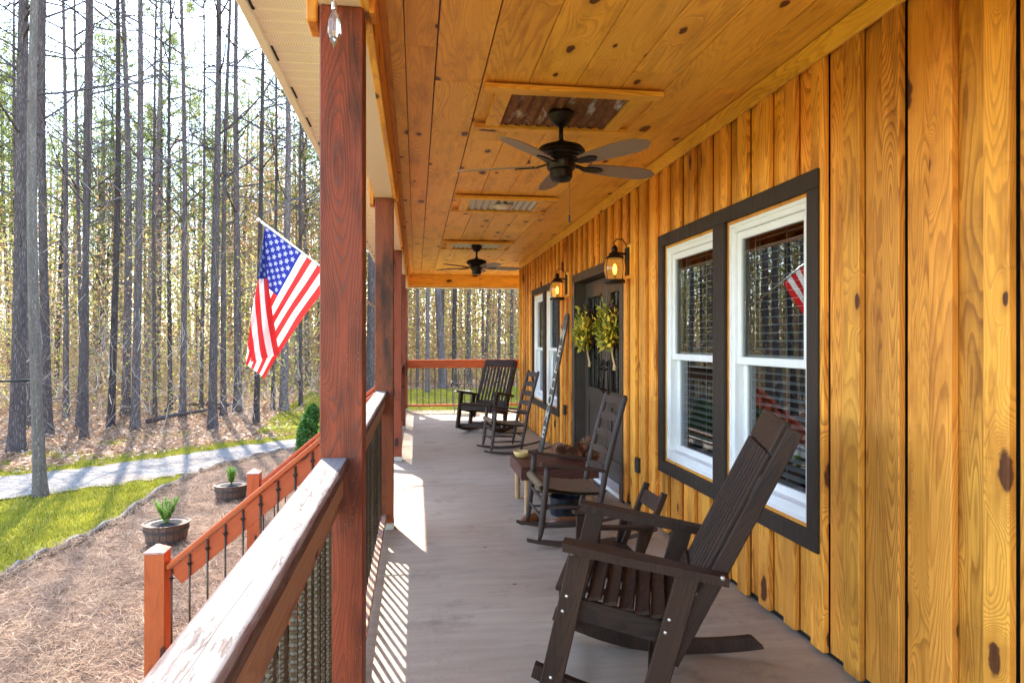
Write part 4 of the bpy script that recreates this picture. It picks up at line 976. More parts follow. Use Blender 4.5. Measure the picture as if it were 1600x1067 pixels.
# ================================================================ CHAIRS
def slat_rocker(name, label, mat, loc, rz, extra=True):
    """broad plank rocker; local +X is the way it faces, Y its left, profile already leaning back"""
    o = thing(name, label, 'rocking chair', loc, rz); m = M[mat]; W = .315
    def bd(n, a, b, w, t, side, ch=.004): return board(n, m, a, b, w, t, o, side, ch)
    for s in (-1, 1):
        y = s*W
        # rocker: curved plank
        top = []; bot = []
        for i in range(17):
            f = .47-.97*i/16; z = .0+.115*((f+.02)/.5)**2*(1. if f > 0 else .55); top.append((f, z+.062)); bot.append((f, z))
        top[0] = (.455, top[0][1]-.01); top[-1] = (top[-2][0]-.012, top[-2][1]-.004); 
        q = MB(); pl = bot+top[::-1]; n = len(pl); yy = y-s*.028
        q.add([(f, yy+d, z) for d in (-.018, .018) for (f, z) in pl], [(i, i+1, n-2-i, n-1-i) for i in range(16)]+[(i+1+n, i+n, n-1-i+n, n-2-i+n) for i in range(16)]+[(i, i+n, (i+1) % n+n, (i+1) % n) for i in range(n)])
        q.build('rocker', m, o)
        bd('front_leg', (.392, y, .075), (.265, y, .632), .088, .034, (1, 0, 0)); bd('rear_leg', (.005, y, .035), (-.145, y, .585), .088, .034, (1, 0, 0))
        bd('side_rail', (.335, y-s*.036, .40), (-.10, y-s*.036, .315), .088, .034, (0, 0, 1))
        fo, ba = Vector((.335, y+s*.012, .672)), Vector((-.285, y+s*.012, .575))
        q = MB(); n_ = 9; pl = []
        for i in range(n_):
            t = i/(n_-1); w = .052*(1-.35*max(0, t-.45)/.55) if t > .05 else .040; pl.append((fo.lerp(ba, t), w))
        v = []
        for p_, w in pl:
            for (dy, dz) in ((-w, -.0), (w, -.0), (w, -.034), (-w, -.034)): v.append((p_.x, p_.y+dy, p_.z+dz))
        q.add(v, [(i*4+k, i*4+(k+1) % 4, (i+1)*4+(k+1) % 4, (i+1)*4+k) for i in range(n_-1) for k in range(4)]+[(3, 2, 1, 0), tuple((n_-1)*4+k for k in range(4))]); a_ = q.build('armrest', m, o)
        bd('back_stile', (-.075, y-s*.036, .21), (-.53, y-s*.036, 1.12), .034, .060, (0, 1, 0))
        b = MB()
        for (f, z) in ((.338, .395), (.322, .455), (-.055, .345), (-.07, .395), (-.02, .12), (.385, .13)):
            b.lathe([(0, .006), (.006, .0045), (.0085, 0)], (0, 0, 0), 8); k = len(b.v)-24
            for j in range(k, len(b.v)): p_ = b.v[j]; b.v[j] = Vector((f+p_.x, y+s*(.018+p_.z), z+p_.y))
        for (f, z) in ((.30, .625), (-.262, .575)):
            b.lathe([(0, .008), (.008, .006), (.011, 0)], (0, 0, 0), 8); k = len(b.v)-24
            for j in range(k, len(b.v)): p_ = b.v[j]; b.v[j] = Vector((f+p_.x, y+s*((.018 if f > 0 else .045)+p_.z), z+p_.y))
        tag(b.build('bolt', M['steel'], o, True), kind='stuff')
    n = 9
    for i in range(n):
        t = i/(n-1); f = .345-.50*t; z = .468-.100*t+.02*(1-abs(2*t-1))*-1
        bd('seat_slat', (f, -.285, z), (f, .285, z), .0585, .018, (1, 0, -.2), .003)
    bd('front_apron', (.352, -.262, .405), (.352, .262, .405), .085, .024, (0, 0, 1)); bd('rear_apron', (-.07, -.262, .33), (-.07, .262, .33), .08, .024, (0, 0, 1))
    lo = Vector((-.135, 0, .41)); hi = Vector((-.478, 0, 1.100)); dr = (hi-lo).normalized(); fw = Vector((dr.z, 0, -dr.x))
    bd('lower_back_rail', lo+Vector((0, -.262, .02)), lo+Vector((0, .262, .02)), .13, .026, dr); bd('crest_rail', hi+Vector((0, -.262, -.015)), hi+Vector((0, .262, -.015)), .13, .026, dr)
    for i in range(9):
        y = -.246+.0615*i; bd('back_slat', lo+dr*.08+Vector((0, y, 0)), hi-dr*.085+Vector((0, y, 0)), .034, .016, (0, 1, 0), .003)
    bd('stretcher', (.375, -.262, .125), (.375, .262, .125), .06, .024, (0, 0, 1)); bd('stretcher', (.0, -.262, .11), (.0, .262, .11), .06, .024, (0, 0, 1))
    return o
def face(dx, dy): return math.atan2(dy, dx)
slat_rocker('plank_rocker', 'large dark brown slatted rocker in front, bolts showing on its legs', 'darkchair', (1.0, 2.82, 0), face(-.94, .34))
slat_rocker('plank_rocker', 'large slatted rocker at the far end, its pale legs in the sun', 'darkchair', (1.13, 11.0, 0), face(-.56, -.83))

def ladder_rocker(label, loc, rz):
    o = thing('ladder_back_rocker', label, 'rocking chair', loc, rz, None); m = M['greychair']; W = .27
    for s in (-1, 1):
        y = s*W; yb = s*.235
        MB().tube([(.285, y, .055), (.275, y, .10), (.268, y, .16), (.258, y, .25), (.245, y, .36), (.238, y, .42), (.232, y, .50), (.226, y, .575)], [.012, .018, .023, .022, .025, .02, .024, .017], 10).build('front_leg', m, o, True)
        MB().tube([(-.12, yb, .06), (-.135, yb, .16), (-.17, yb, .33), (-.20, yb, .50), (-.27, yb, .78), (-.345, yb, 1.04), (-.352, yb, 1.062)], [.013, .020, .023, .022, .022, .021, .012], 10).build('back_post', m, o, True)
        q = MB(); pl = []
        for i in range(15):
            f = .37-.95*i/14; z = .07*((f-.02)/.42)**2*(1 if f > 0 else .62); pl.append((f, z))
        n = 15; v = []
        for (f, z) in pl:
            hgt = .034 if abs(f) < .3 else .022
            for (dy, dz) in ((-.013, 0), (.013, 0), (.013, hgt), (-.013, hgt)): v.append((f, (y+yb)/2+dy, z+dz))
        q.add(v, [(i*4+k, (i+1)*4+k, (i+1)*4+(k+1) % 4, i*4+(k+1) % 4) for i in range(n-1) for k in range(4)]+[(0, 1, 2, 3), tuple((n-1)*4+k for k in range(4))[::-1]]); q.build('rocker', m, o)
        q = MB(); v = []; n = 9
        for i in range(n):
            t = i/(n-1); w = .030 if t < .45 else .030-.014*(t-.45)/.55; w = .022 if i == 0 else w; c_ = Vector((.275-.475*t, y+(yb-y)*t+s*.008, .590-.065*t))
            for (dy, dz) in ((-w, .004), (-w*.6, .012), (w*.6, .012), (w, .004), (w*.7, -.010), (-w*.7, -.010)): v.append((c_.x, c_.y+dy, c_.z+dz))
        q.add(v, [(i*6+k, (i+1)*6+k, (i+1)*6+(k+1) % 6, i*6+(k+1) % 6) for i in range(n-1) for k in range(6)]+[tuple(range(6)), tuple((n-1)*6+k for k in range(6))[::-1]]); q.build('armrest', m, o, 'auto')
        for z in (.17, .28): MB().tube([(.268, y, z), (.06, (y+yb)/2, z), (-.145, yb, z-.01)], [.009, .013, .009], 8).build('stretcher', m, o, True)
    for z, f in ((.20, .262), (.32, .25)): MB().tube([(f, -W, z), (f, 0, z), (f, W, z)], [.009, .013, .009], 8).build('stretcher', m, o, True)
    MB().tube([(-.15, -.235, .22), (-.15, .235, .22)], .011, 8).build('stretcher', m, o, True)
    # woven seat, front roll with wrapped strands
    q = MB(); n = 14; v = []
    for i in range(n+1):
        f = .27-.46*i/n; sag = -.020*math.sin(math.pi*i/n)
        for j in range(9):
            t = j/8; yy = (-.265+.53*t)*(1-.12*i/n); v.append((f, yy, .43-.055*i/n+sag+.004*((i+j) % 2)))
    q.add(v, [(i*9+j, (i+1)*9+j, (i+1)*9+j+1, i*9+j+1) for i in range(n) for j in range(8)])
    b = len(q.v); q.add([p_-Vector((0, 0, .02)) for p_ in v] if False else [(p_[0], p_[1], p_[2]-.022) for p_ in v], [(i*9+j+1, (i+1)*9+j+1, (i+1)*9+j, i*9+j) for i in range(n) for j in range(8)]); q.build('woven_seat', M['seatweave'], o, True)
    q = MB()
    for j in range(13):
        yy = -.235+.039*j; q.tube([(.262, yy, .40), (.280, yy, .415), (.283, yy+.004, .428), (.266, yy+.006, .442), (.24, yy+.006, .438)], .013, 6)
    tag(q.build('strand', M['seatweave'], o, True), kind='stuff')
    for i in range(5):
        z = .50+.125*i; f = -.203-.075*(z-.5)/.125*.26*3.6
        f = np.interp(z, [.33, .50, .78, 1.04], [-.17, -.20, -.27, -.345]); q = MB(); n = 10; v = []
        for k in range(n+1):
            t = k/n; yy = -.225+.45*t; bow = -.028*math.sin(math.pi*t); hh = .030+.030*math.sin(math.pi*t)**.7
            for (dx, z_) in ((-.006, -.022), (.006, -.022), (.006, hh*.75), (-.006, hh*.75)): v.append((f+bow+dx, yy, z+z_))
        q.add(v, [(k*4+j, (k+1)*4+j, (k+1)*4+(j+1) % 4, k*4+(j+1) % 4) for k in range(n) for j in range(4)]+[(0, 1, 2, 3), tuple(n*4+j for j in range(4))[::-1]]); q.build('ladder_slat', m, o, 'auto')
    return o
M['seatweave'] = plain('woven_seat_splint', (.15, .095, .05), .6, var=.4, scale=35, bump=.4)
ladder_rocker('nearer ladder back rocker with woven seat, in front of the double door', (1.14, 4.98, 0), face(-1, .0))
ladder_rocker('farther ladder back rocker, in front of the leaning plank', (1.20, 8.92, 0), face(-1, -.10))

def child_rocker():
    o = thing('child_rocker', 'small childs rocker between the front rocker and the wall', 'child chair', (1.17, 3.93, 0), face(-1, 0)); m = M['darkchair']; W = .175
    def bd(n, a, b, w, t, side, ch=.003): return board(n, m, a, b, w, t, o, side, ch)
    for s in (-1, 1):
        y = s*W
        bd('front_leg', (.175, y, .04), (.165, y, .385), .055, .022, (1, 0, 0)); bd('rear_leg', (-.06, y, .04), (-.115, y, .375), .055, .022, (1, 0, 0)); bd('back_stile', (-.07, y-s*.024, .14), (-.25, y-s*.024, .575), .030, .034, (0, 1, 0))
        bd('armrest', (.215, y, .402), (-.165, y, .385), .058, .018, (0, 1, 0)); q = MB(); v = []
        for i in range(9):
            f = .25-.56*i/8; z = .05*(f/.27)**2
            for (dy, dz) in ((-.011, 0), (.011, 0), (.011, .034), (-.011, .034)): v.append((f, y-s*.02+dy, z+dz))
        q.add(v, [(i*4+k, (i+1)*4+k, (i+1)*4+(k+1) % 4, i*4+(k+1) % 4) for i in range(8) for k in range(4)]+[(0, 1, 2, 3), (35, 34, 33, 32)]); q.build('rocker', m, o)
    for i in range(6): bd('seat_slat', (.165-.05*i, -.165, .245-.008*i), (.165-.05*i, .165, .245-.008*i), .044, .012, (1, 0, -.15))
    bd('crest_rail', (-.222, -.14, .50), (-.222, .14, .50), .088, .016, (-.38, 0, .92)); bd('back_rail', (-.155, -.14, .345), (-.155, .14, .345), .07, .016, (-.38, 0, .92)); bd('front_apron', (.175, -.16, .205), (.175, .16, .205), .05, .016, (0, 0, 1))
    return o
child_rocker()

# ================================================================ TABLE AND WHAT STANDS ON AND UNDER IT
t = thing('low_table', 'low dark red plank table on pale cane legs beside the rocker', 'table', (1.20, 5.98, 0))
for i in range(5): board('top_plank', M['table'], (-.33, -.27+.135*i, .385), (.34, -.27+.135*i, .385), .131, .026, t, (0, 1, 0), .003)
for (a, b, sd) in (((-.31, -.325, .33), (.32, -.325, .33), 0), ((-.31, .325, .33), (.32, .325, .33), 0), ((-.32, -.335, .33), (-.32, .335, .33), 1), ((.33, -.335, .33), (.33, .335, .33), 1)): board('apron', M['table'], a, b, .085, .022, t, (0, 0, 1), .003)
for x in (-.27, .28):
    for y in (-.275, .275):
        MB().lathe([(.022, 0), (.024, .05), (.024, .13), (.028, .135), (.028, .145), (.024, .15), (.025, .37)], (x, y, 0), 12).build('leg', M['bamboo'], t, 'auto')
o = thing('yellow_bowl', 'shallow pale yellow gourd bowl on the left end of the low table', 'bowl', (.95, 6.12, .398))
MB().lathe([(.035, 0), (.06, .015), (.075, .045), (.078, .06), (.072, .06), (.055, .022), (0, .012)], seg=28).build('shell', M['gourd'], o, True)
MB().tube([(.07, 0, .045), (.13, -.02, .05), (.30, -.05, .035), (.44, -.06, .02)], [.012, .008, .006, .004], 8).build('handle', M['gourd'], o, True)
def cone_mesh():
    q = MB(); q.lathe([(.006, 0), (.018, .02), (.02, .05), (.008, .085), (0, .09)], seg=8)
    for i in range(90):
        z = .004+.084*i/90; a = i*2.4; r_ = .042*math.sin(math.pi*(.12+.80*i/90))+.004; up = .35+.5*i/90
        c_ = Vector((0, 0, z)); d = Vector((math.cos(a), math.sin(a), up)).normalized(); s = Vector((-math.sin(a), math.cos(a), 0)); e = c_+d*r_
        q.add([c_+s*.003, c_-s*.003, e-s*.007, e+s*.007, e+d*.005+Vector((0, 0, .003))], [(0, 1, 2, 3), (3, 2, 4)])
    return mesh_data('pine_cone', q.v, q.f, M['cone'])
CM = cone_mesh()
cl = []
for k in range(6): cl.append((1.34+.085*(k % 3)+rnd.uniform(-.01, .01), 6.02+.09*(k//3)+rnd.uniform(-.01, .01), .43))
cl += [(1.385, 6.06, .485), (1.46, 6.07, .49)]
for i, (x, y, z) in enumerate(cl):
    c_ = ob('pine_cone', CM, None, (x, y, z), (rnd.uniform(.6, 2.2), rnd.uniform(-.6, .6), rnd.uniform(0, 6))); c_.scale = (1.55,)*3
    tag(c_, ('upper' if i > 5 else 'front row' if i < 3 else 'back row')+' brown pine cone '+('toward the bowl' if x < 1.39 else 'in the middle' if x < 1.47 and i < 6 else 'toward the door')+' in the heap on the low table', 'pine cone', 'pine cones heaped on the low table')
o = thing('enamel_pot', 'black enamel pot standing under the low table', 'pot', (1.24, 5.62, 0))
MB().lathe([(.115, 0), (.125, .01), (.13, .15), (.138, .155), (.132, .158), (.122, .15), (.118, .02), (0, .015)], seg=28).build('body', M['enamel'], o, 'auto')
MB().tube([(.12*math.cos(a), .12*math.sin(a)*1.0, .15+.09*math.sin(a)) for a in [i*math.pi/10 for i in range(11)]], .004, 6).build('bail_handle', M['black'], o, True)
def shoe(loc, rz, label):
    o = thing('leather_shoe', label, 'shoe', loc, rz)
    q = MB(); v = []; n = 9; prof = [(-.13, .026, .055), (-.11, .034, .062), (-.06, .035, .052), (0, .036, .050), (.05, .043, .050), (.09, .043, .040), (.12, .036, .030), (.14, .018, .020), (.145, .004, .014)]
    for (x, w, h) in prof:
        for k in range(8):
            a = math.pi*k/7; v.append((x, w*math.cos(a), .012+h*math.sin(a)*(.55 if False else 1)))
    q.add(v, [(i*8+k, i*8+k+1, (i+1)*8+k+1, (i+1)*8+k) for i in range(n-1) for k in range(7)]+[tuple(range(8))]); q.build('upper', M['leather'], o, True)
    q = MB(); pl = [(x, w+.004) for x, w, h in prof]; pts = [(x, w) for x, w in pl]+[(x, -w) for x, w in pl[::-1]]; m_ = len(pts)
    q.add([(x, y, z) for z in (0, .013) for x, y in pts], [tuple(range(m_))[::-1], tuple(range(m_, 2*m_))]+[(i, (i+1) % m_, (i+1) % m_+m_, i+m_) for i in range(m_)]); q.build('sole', M['black'], o)
    return o
shoe((1.20, 5.30, 0), face(-1, .15), 'brown leather shoe on the concrete under the rocker seat')
shoe((.93, 5.44, 0), face(-.6, -.5), 'brown shoe lying nearest the front of the ladder back rocker')
# doormat
dm = NT('printed_doormat'); o_ = dm.obj(); s_ = dm.n('SeparateXYZ'); dm.l(o_, s_.inputs[0])
w_ = dm.math('SINE', dm.math('MULTIPLY', dm.math('ADD', s_.outputs[1], dm.math('MULTIPLY', dm.noise(o_, 6, 2), .25)), 55.)); st_ = dm.math('GREATER_THAN', w_, .25)
cc = dm.mix(st_, (.58, .54, .5), (.30, .07, .06)); cc = dm.mix(dm.math('GREATER_THAN', dm.noise(o_, 9, 1), .56), cc, (.08, .07, .08))
bo = dm.math('MAXIMUM', dm.math('GREATER_THAN', dm.math('ABSOLUTE', s_.outputs[0]), .20), dm.math('GREATER_THAN', dm.math('ABSOLUTE', s_.outputs[1]), .39)); dm.l(dm.mix(bo, cc, (.04, .035, .035)), dm.b.inputs['Base Color']); dm.b.inputs['Roughness'].default_value = .95
tag(MB().box(-.23, .23, -.42, .42, 0, .012, .004).build('doormat', dm.m, None, False, (1.585, 6.80, .0015)), 'patterned doormat with a dark border before the double door', 'doormat')

# ================================================================ WREATHS
def wreath(y, label, seed):
    g = random.Random(seed); o = thing('door_wreath', label, 'wreath', (1.925, y, 1.60), 0, 'wreaths on the double door')
    q = MB()
    for k in range(26):
        rr = .16+g.uniform(-.03, .03); z0 = g.uniform(-.02, .02); a0 = g.uniform(0, 6.28); pts = [(z0+.012*math.sin(i*1.7+k), rr*math.cos(a0+i*.5)*(1+g.uniform(-.05, .05)), rr*math.sin(a0+i*.5)*1.1) for i in range(11)]
        q.tube(pts, .0035, 4, False)
    tag(q.build('grapevine_ring', M['twig'], o), None)
    def scatter(n, size, fy, mat, name, flat=1):
        v = []; f = []
        for i in range(n):
            a, rr = fy(); c_ = Vector((-.05+g.uniform(-.09, .04), rr*math.cos(a), rr*math.sin(a))); d = Vector((g.uniform(-.7, .1), g.uniform(-1, 1), g.uniform(-1, 1))).normalized(); s = d.cross(Vector((-1, g.uniform(-.5, .5), g.uniform(-.5, .5)))).normalized(); L_ = size*g.uniform(.6, 1.3); b = len(v)
            v += [c_, c_+d*L_*.5+s*L_*.24, c_+d*L_, c_+d*L_*.5-s*L_*.24]; f.append((b, b+1, b+2, b+3))
        tag(ob(name, mesh_data(name, v, f, mat), o), kind='stuff')
    scatter(460, .08, lambda: (g.uniform(-3.14, 3.14) if g.random() < .45 else g.uniform(-3.3, .1), .145+g.gauss(0, .045)), M['wreathleaf'], 'leaves')
    scatter(260, .055, lambda: (g.choice([-2.6, -.9, -1.8, -2.9, .2, 2.8])+g.gauss(0, .3), .18+g.gauss(0, .03)), M['petal'], 'yellow_flowers')
    q = MB()
    for k in range(2):
        v = []; n = 8
        for i in range(n+1):
            t_ = i/n; w = .022+.02*t_
            for sx in (-1, 1): v.append((-.03-.012*math.sin(t_*5+k), (.03*k-.03)+sx*w+.02*math.sin(t_*3+k), -.17-.26*t_))
        q.add(v, [(2*i, 2*i+1, 2*i+3, 2*i+2) for i in range(n)])
    q.build('burlap_tail', M['burlap'], o, True)
    q = MB()
    for k in range(5):
        a = k*1.25+.3; q.tube([(-.05, 0, .17), (-.07, .05*math.cos(a), .17+.05*math.sin(a)), (-.05, .085*math.cos(a), .17+.085*math.sin(a)), (-.04, .05*math.cos(a+.5), .17+.05*math.sin(a+.5)), (-.05, 0, .17)], .012, 5)
    q.build('bow', M['twig'], o, True)
    return o
wreath(7.40, 'grapevine wreath with yellow flowers on the far door leaf', 5)
wreath(6.44, 'grapevine wreath with yellow flowers on the near door leaf by the lantern', 9)

# ================================================================ WELCOME PLANK
wp = thing('welcome_plank', 'tall narrow dark plank lettered WELCOME leaning on the wall', 'sign', (1.52, 8.36, .0))
a = Vector((0, 0, .012)); b = Vector((.305, -.24, 1.79)); dr = (b-a).normalized(); nrm = Vector((-1, -.25, 0)); nrm = (nrm-dr*nrm.dot(dr)).normalized(); sd = dr.cross(nrm)
fr = Matrix((sd, dr, nrm)).transposed()        # columns: across, up, out
q = MB(); L_ = (b-a).length; pl = [(-.048, 0), (.048, 0), (.050, L_-.09), (.042, L_-.04), (.022, L_-.005), (0, L_), (-.022, L_-.005), (-.042, L_-.04), (-.050, L_-.09)]
n = len(pl); q.add([a+fr @ Vector((x, y, z)) for z in (-.012, .012) for x, y in pl], [tuple(range(n))[::-1], tuple(range(n, 2*n))]+[(i, (i+1) % n, (i+1) % n+n, i+n) for i in range(n)]); q.build('plank', M['signwood'] if 'signwood' in M else plain('dark_sign_board', (.075, .058, .045), .65, var=.85, scale=9), wp)
def letter(ch, size):
    cu = bpy.data.curves.new('letter', 'FONT'); cu.body = ch; cu.size = size; cu.align_x = 'CENTER'; cu.extrude = .0015
    to = bpy.data.objects.new('letter', cu); COL.objects.link(to); bpy.context.view_layer.update()
    me = bpy.data.meshes.new_from_object(to.evaluated_get(bpy.context.evaluated_depsgraph_get())); bpy.data.objects.remove(to); me.materials.clear(); return me
M['lettering'] = plain('worn_white_paint', (.62, .58, .50), .7, var=.3, scale=60)
for i, chx in enumerate('WELCOME'):
    me = letter(chx, .155); me.materials.append(M['lettering'])
    o = ob('letter', me, wp); mm = fr.copy().to_4x4(); mm.translation = a+fr @ Vector((0, L_-.33-i*.205, .0140)); o.matrix_basis = mm @ Matrix.Diagonal((.72 if chx in 'WM' else .95, 1.25, 1, 1))

# ================================================================ FLAG
def flag():
    T = Vector((-1.775, 8.42, 2.83)); Bp = Vector((-.318, 8.44, 1.735)); o = thing('flag_on_pole', 'stars and stripes flag hanging from a pole on the third post', 'flag', Bp)
    dr = (T-Bp).normalized(); inv = lambda p: p-Bp
    MB().tube([inv(Bp+dr*.03), inv(T+dr*.06)], .0125, 12).build('pole', M['pole'], o, True)
    MB().tube([inv(T+dr*.06), inv(T+dr*.075), inv(T+dr*.10), inv(T+dr*.115)], [.012, .024, .022, .006], 12).build('finial', M['pole'], o, True)
    MB().box(-.006, .008, -.03, .03, -.05, .05, .002).tube([(0, 0, 0), dr*.13], .018, 12).build('pole_bracket', M['steel'], o)
    S = 3.557*131.4
    def q(zx, zy, dy=0): return Vector((T.x+(zx-170)/S, T.y+dy, T.z-(zy-140)/S))
    P_top = q(170, 140); P_bot = q(541, 418)
    Fe = q(70, 905); 
    def poly(pts, t):
        t *= len(pts)-1; i = min(int(t), len(pts)-2); u = t-i
        a_, b_, c_, d_ = pts[max(i-1, 0)], pts[i], pts[i+1], pts[min(i+2, len(pts)-1)]
        return .5*((2*b_)+(c_-a_)*u+(2*a_-5*b_+4*c_-d_)*u*u+(3*b_-a_-3*c_+d_)*u**3)
    Fp = [q(170, 140), q(150, 290), q(133, 440), q(105, 600), q(83, 770), q(68, 905)]
    Ep = [q(170, 140), q(180, 300), q(192, 440), q(208, 570), q(228, 710), q(254, 858)]
    Gp = [q(541, 418), q(455, 540), q(370, 655), q(292, 775), q(225, 880), q(165, 990)]
    ns, nt = 104, 120; v = []; uv = []
    for j in range(nt+1):
        t = j/nt; sf = .46*t
        for i in range(ns+1):
            s = i/ns; w1 = .030*math.sin(s*11+t*5)+.016*math.sin(s*27-t*9+1)+.006*math.sin(s*55+t*21)
            Fq, Eq, Gq = poly(Fp, t), poly(Ep, t), poly(Gp, t)
            if s < sf:
                k = (sf-s)/max(sf, 1e-6); p = Fq.lerp(Eq, k); dy = -.055*math.sin(min(1, k*1.2)*math.pi*.5)*min(1, t*3)-.004
                dy += .016*math.sin(k*9+t*7)*min(1, t*3)
            else:
                k = (s-sf)/(1-sf); p = Fq.lerp(Gq, k); dy = w1*min(1, t*3)*(.3+.7*k)+.018*min(1, t*3)*k
            p = p.copy(); p.y += dy; v.append(inv(p)); uv.append((t, s))
    F = [(j*(ns+1)+i, (j+1)*(ns+1)+i, (j+1)*(ns+1)+i+1, j*(ns+1)+i+1) for j in range(nt) for i in range(ns)]
    m = NT('flag_cloth'); u = m.n('UVMap'); sx = m.n('SeparateXYZ'); m.l(u.outputs[0], sx.inputs[0]); U, V = sx.outputs[0], sx.outputs[1]
    stripe = m.math('LESS_THAN', m.math('MODULO', m.math('MULTIPLY', V, 13.), 2.), 1.)
    c = m.mix(stripe, (.80, .78, .74), (.58, .022, .022))
    canton = m.math('MULTIPLY', m.math('LESS_THAN', U, .4), m.math('LESS_THAN', V, 7/13))
    # fifty stars: staggered rows
    cx = m.math('MULTIPLY', U, 12/.4/1.0); cy = m.math('MULTIPLY', V, 10/(7/13))
    ix = m.math('ROUND', cx); iy = m.math('ROUND', cy)
    par = m.math('LESS_THAN', m.math('ABSOLUTE', m.math('SUBTRACT', m.math('MODULO', m.math('ADD', ix, iy), 2.), 0)), .5)
    ins = m.math('MULTIPLY', m.math('MULTIPLY', m.math('GREATER_THAN', ix, .5), m.math('LESS_THAN', ix, 11.5)), m.math('MULTIPLY', m.math('GREATER_THAN', iy, .5), m.math('LESS_THAN', iy, 9.5)))
    dx = m.math('MULTIPLY', m.math('SUBTRACT', cx, ix), .0506/.054); dy = m.math('SUBTRACT', iy, cy); rr = m.math('SQRT', m.math('ADD', m.math('MULTIPLY', dx, dx), m.math('MULTIPLY', dy, dy)))
    an = m.math('ARCTAN2', dx, dy); st = m.math('ABSOLUTE', m.math('SUBTRACT', m.math('FRACT', m.math('ADD', m.math('MULTIPLY', an, 5/(2*math.pi)), .5)), .5))
    lim = m.mr(st, 0, .5, .58, .24)
    star = m.math('MULTIPLY', m.math('MULTIPLY', m.math('LESS_THAN', rr, lim), par), ins)
    blue = m.mix(star, (.012, .018, .16), (.24, .26, .40)); c = m.mix(canton, c, blue)  # white stars dulled in colour to imitate sun washing through the cloth
    m.l(c, m.b.inputs['Base Color']); m.b.inputs['Roughness'].default_value = .7
    tr = m.n('BsdfTranslucent'); m.l(c, tr.inputs[0]); mx = m.n('MixShader'); mx.inputs[0].default_value = .55; m.l(m.b.outputs[0], mx.inputs[1]); m.l(tr.outputs[0], mx.inputs[2]); m.l(mx.outputs[0], m.out.inputs[0])
    m.bump(m.noise(m.vm('MULTIPLY', u.outputs[0], (14, 40, 1)), 1, 4, .7, 1.5), .5, .02)
    seam = None
    me = mesh_data('cloth', v, F, m.m, True); ul = me.uv_layers.new(name='UVMap')
    for l in me.loops: ul.data[l.index].uv = uv[l.vertex_index]
    ob('cloth', me, o)
    return o
flag()

# ================================================================ PLANTERS
def planter(loc, r, label, seed, style):
    g = random.Random(seed); o = thing('barrel_planter', label, 'planter', loc, 0, 'half barrel planters in the bed')
    h = r*1.12; n = 20
    for k in range(n):
        a0, a1 = 2*math.pi*k/n+.012, 2*math.pi*(k+1)/n-.012; q = MB(); v = []
        for (rr, z) in ((r*.74, 0), (r*.90, h*.5), (r*.985, h*.98)):
            for a_ in (a0, a1): v.append((rr*math.cos(a_), rr*math.sin(a_), z))
        for (rr, z) in ((r*.74-.02, 0), (r*.90-.02, h*.5), (r*.985-.02, h*.98)):
            for a_ in (a0, a1): v.append((rr*math.cos(a_), rr*math.sin(a_), z))
        q.add(v, [(0, 1, 3, 2), (2, 3, 5, 4), (7, 6, 8, 9), (9, 8, 10, 11), (4, 5, 11, 10), (0, 2, 8, 6), (2, 4, 10, 8), (1, 7, 9, 3), (3, 9, 11, 5)]); q.build('stave', M['mulchpot'], o)
    q = MB()
    for z, rr in ((h*.30, r*.845), (h*.72, r*.945)): q.lathe([(rr-.006, z-.018), (rr+.004, z-.018), (rr+.012, z+.018), (rr-.004, z+.018)], seg=40)
    q.build('band', M['bandpot'], o, 'auto')
    MB().lathe([(r*.97, h*.95), (r*1.02, h*.97), (r*1.03, h), (r*.96, h*1.005), (r*.93, h*.93)], seg=40).build('rim', M['mulchpot'], o, 'auto')
    MB().lathe([(r*.93, h*.93), (r*.6, h*.955), (r*.2, h*.98), (0, h*.985)], seg=24).build('soil', M['soil'], o, True)
    lf = []; v = []; f = []; stems = MB()
    for k in range(15 if style == 0 else 10):
        a = g.uniform(0, 6.28); sp = g.uniform(.0, .09) if style == 0 else g.uniform(0, .04); L_ = g.uniform(.2, .34)*(1 if style == 0 else .85); p0 = Vector((sp*.3*math.cos(a), sp*.3*math.sin(a), h*.98)); d0 = Vector((math.cos(a)*(.45 if style == 0 else .22), math.sin(a)*(.45 if style == 0 else .22), 1)).normalized(); p1 = p0+d0*L_
        stems.tube([p0, p1], .004, 5)
        for i in range(26):
            c_ = p0.lerp(p1, .12+.88*i/26); b_ = g.uniform(0, 6.28); dd = (Vector((math.cos(b_), math.sin(b_), .9))).normalized(); s = dd.cross(Vector((0, 0, 1))).normalized(); l = g.uniform(.05, .10); b = len(v)
            v += [c_, c_+dd*l*.5+s*l*.12, c_+dd*l, c_+dd*l*.5-s*l*.12]; f.append((b, b+1, b+2, b+3))
    stems.build('stems', M['leaf'], o); tag(ob('leaves', mesh_data('leaves', v, f, M['leaf']), o), kind='stuff')
    return o
p = spot(8.55, 260, GZ+.04); planter(p, .27, 'nearer half barrel planter with a spreading leafy plant, by the red newel', 1, 0)
p = spot(10.9, 361, GZ+.04); planter(p, .255, 'farther half barrel planter with a small upright plant', 2, 1)

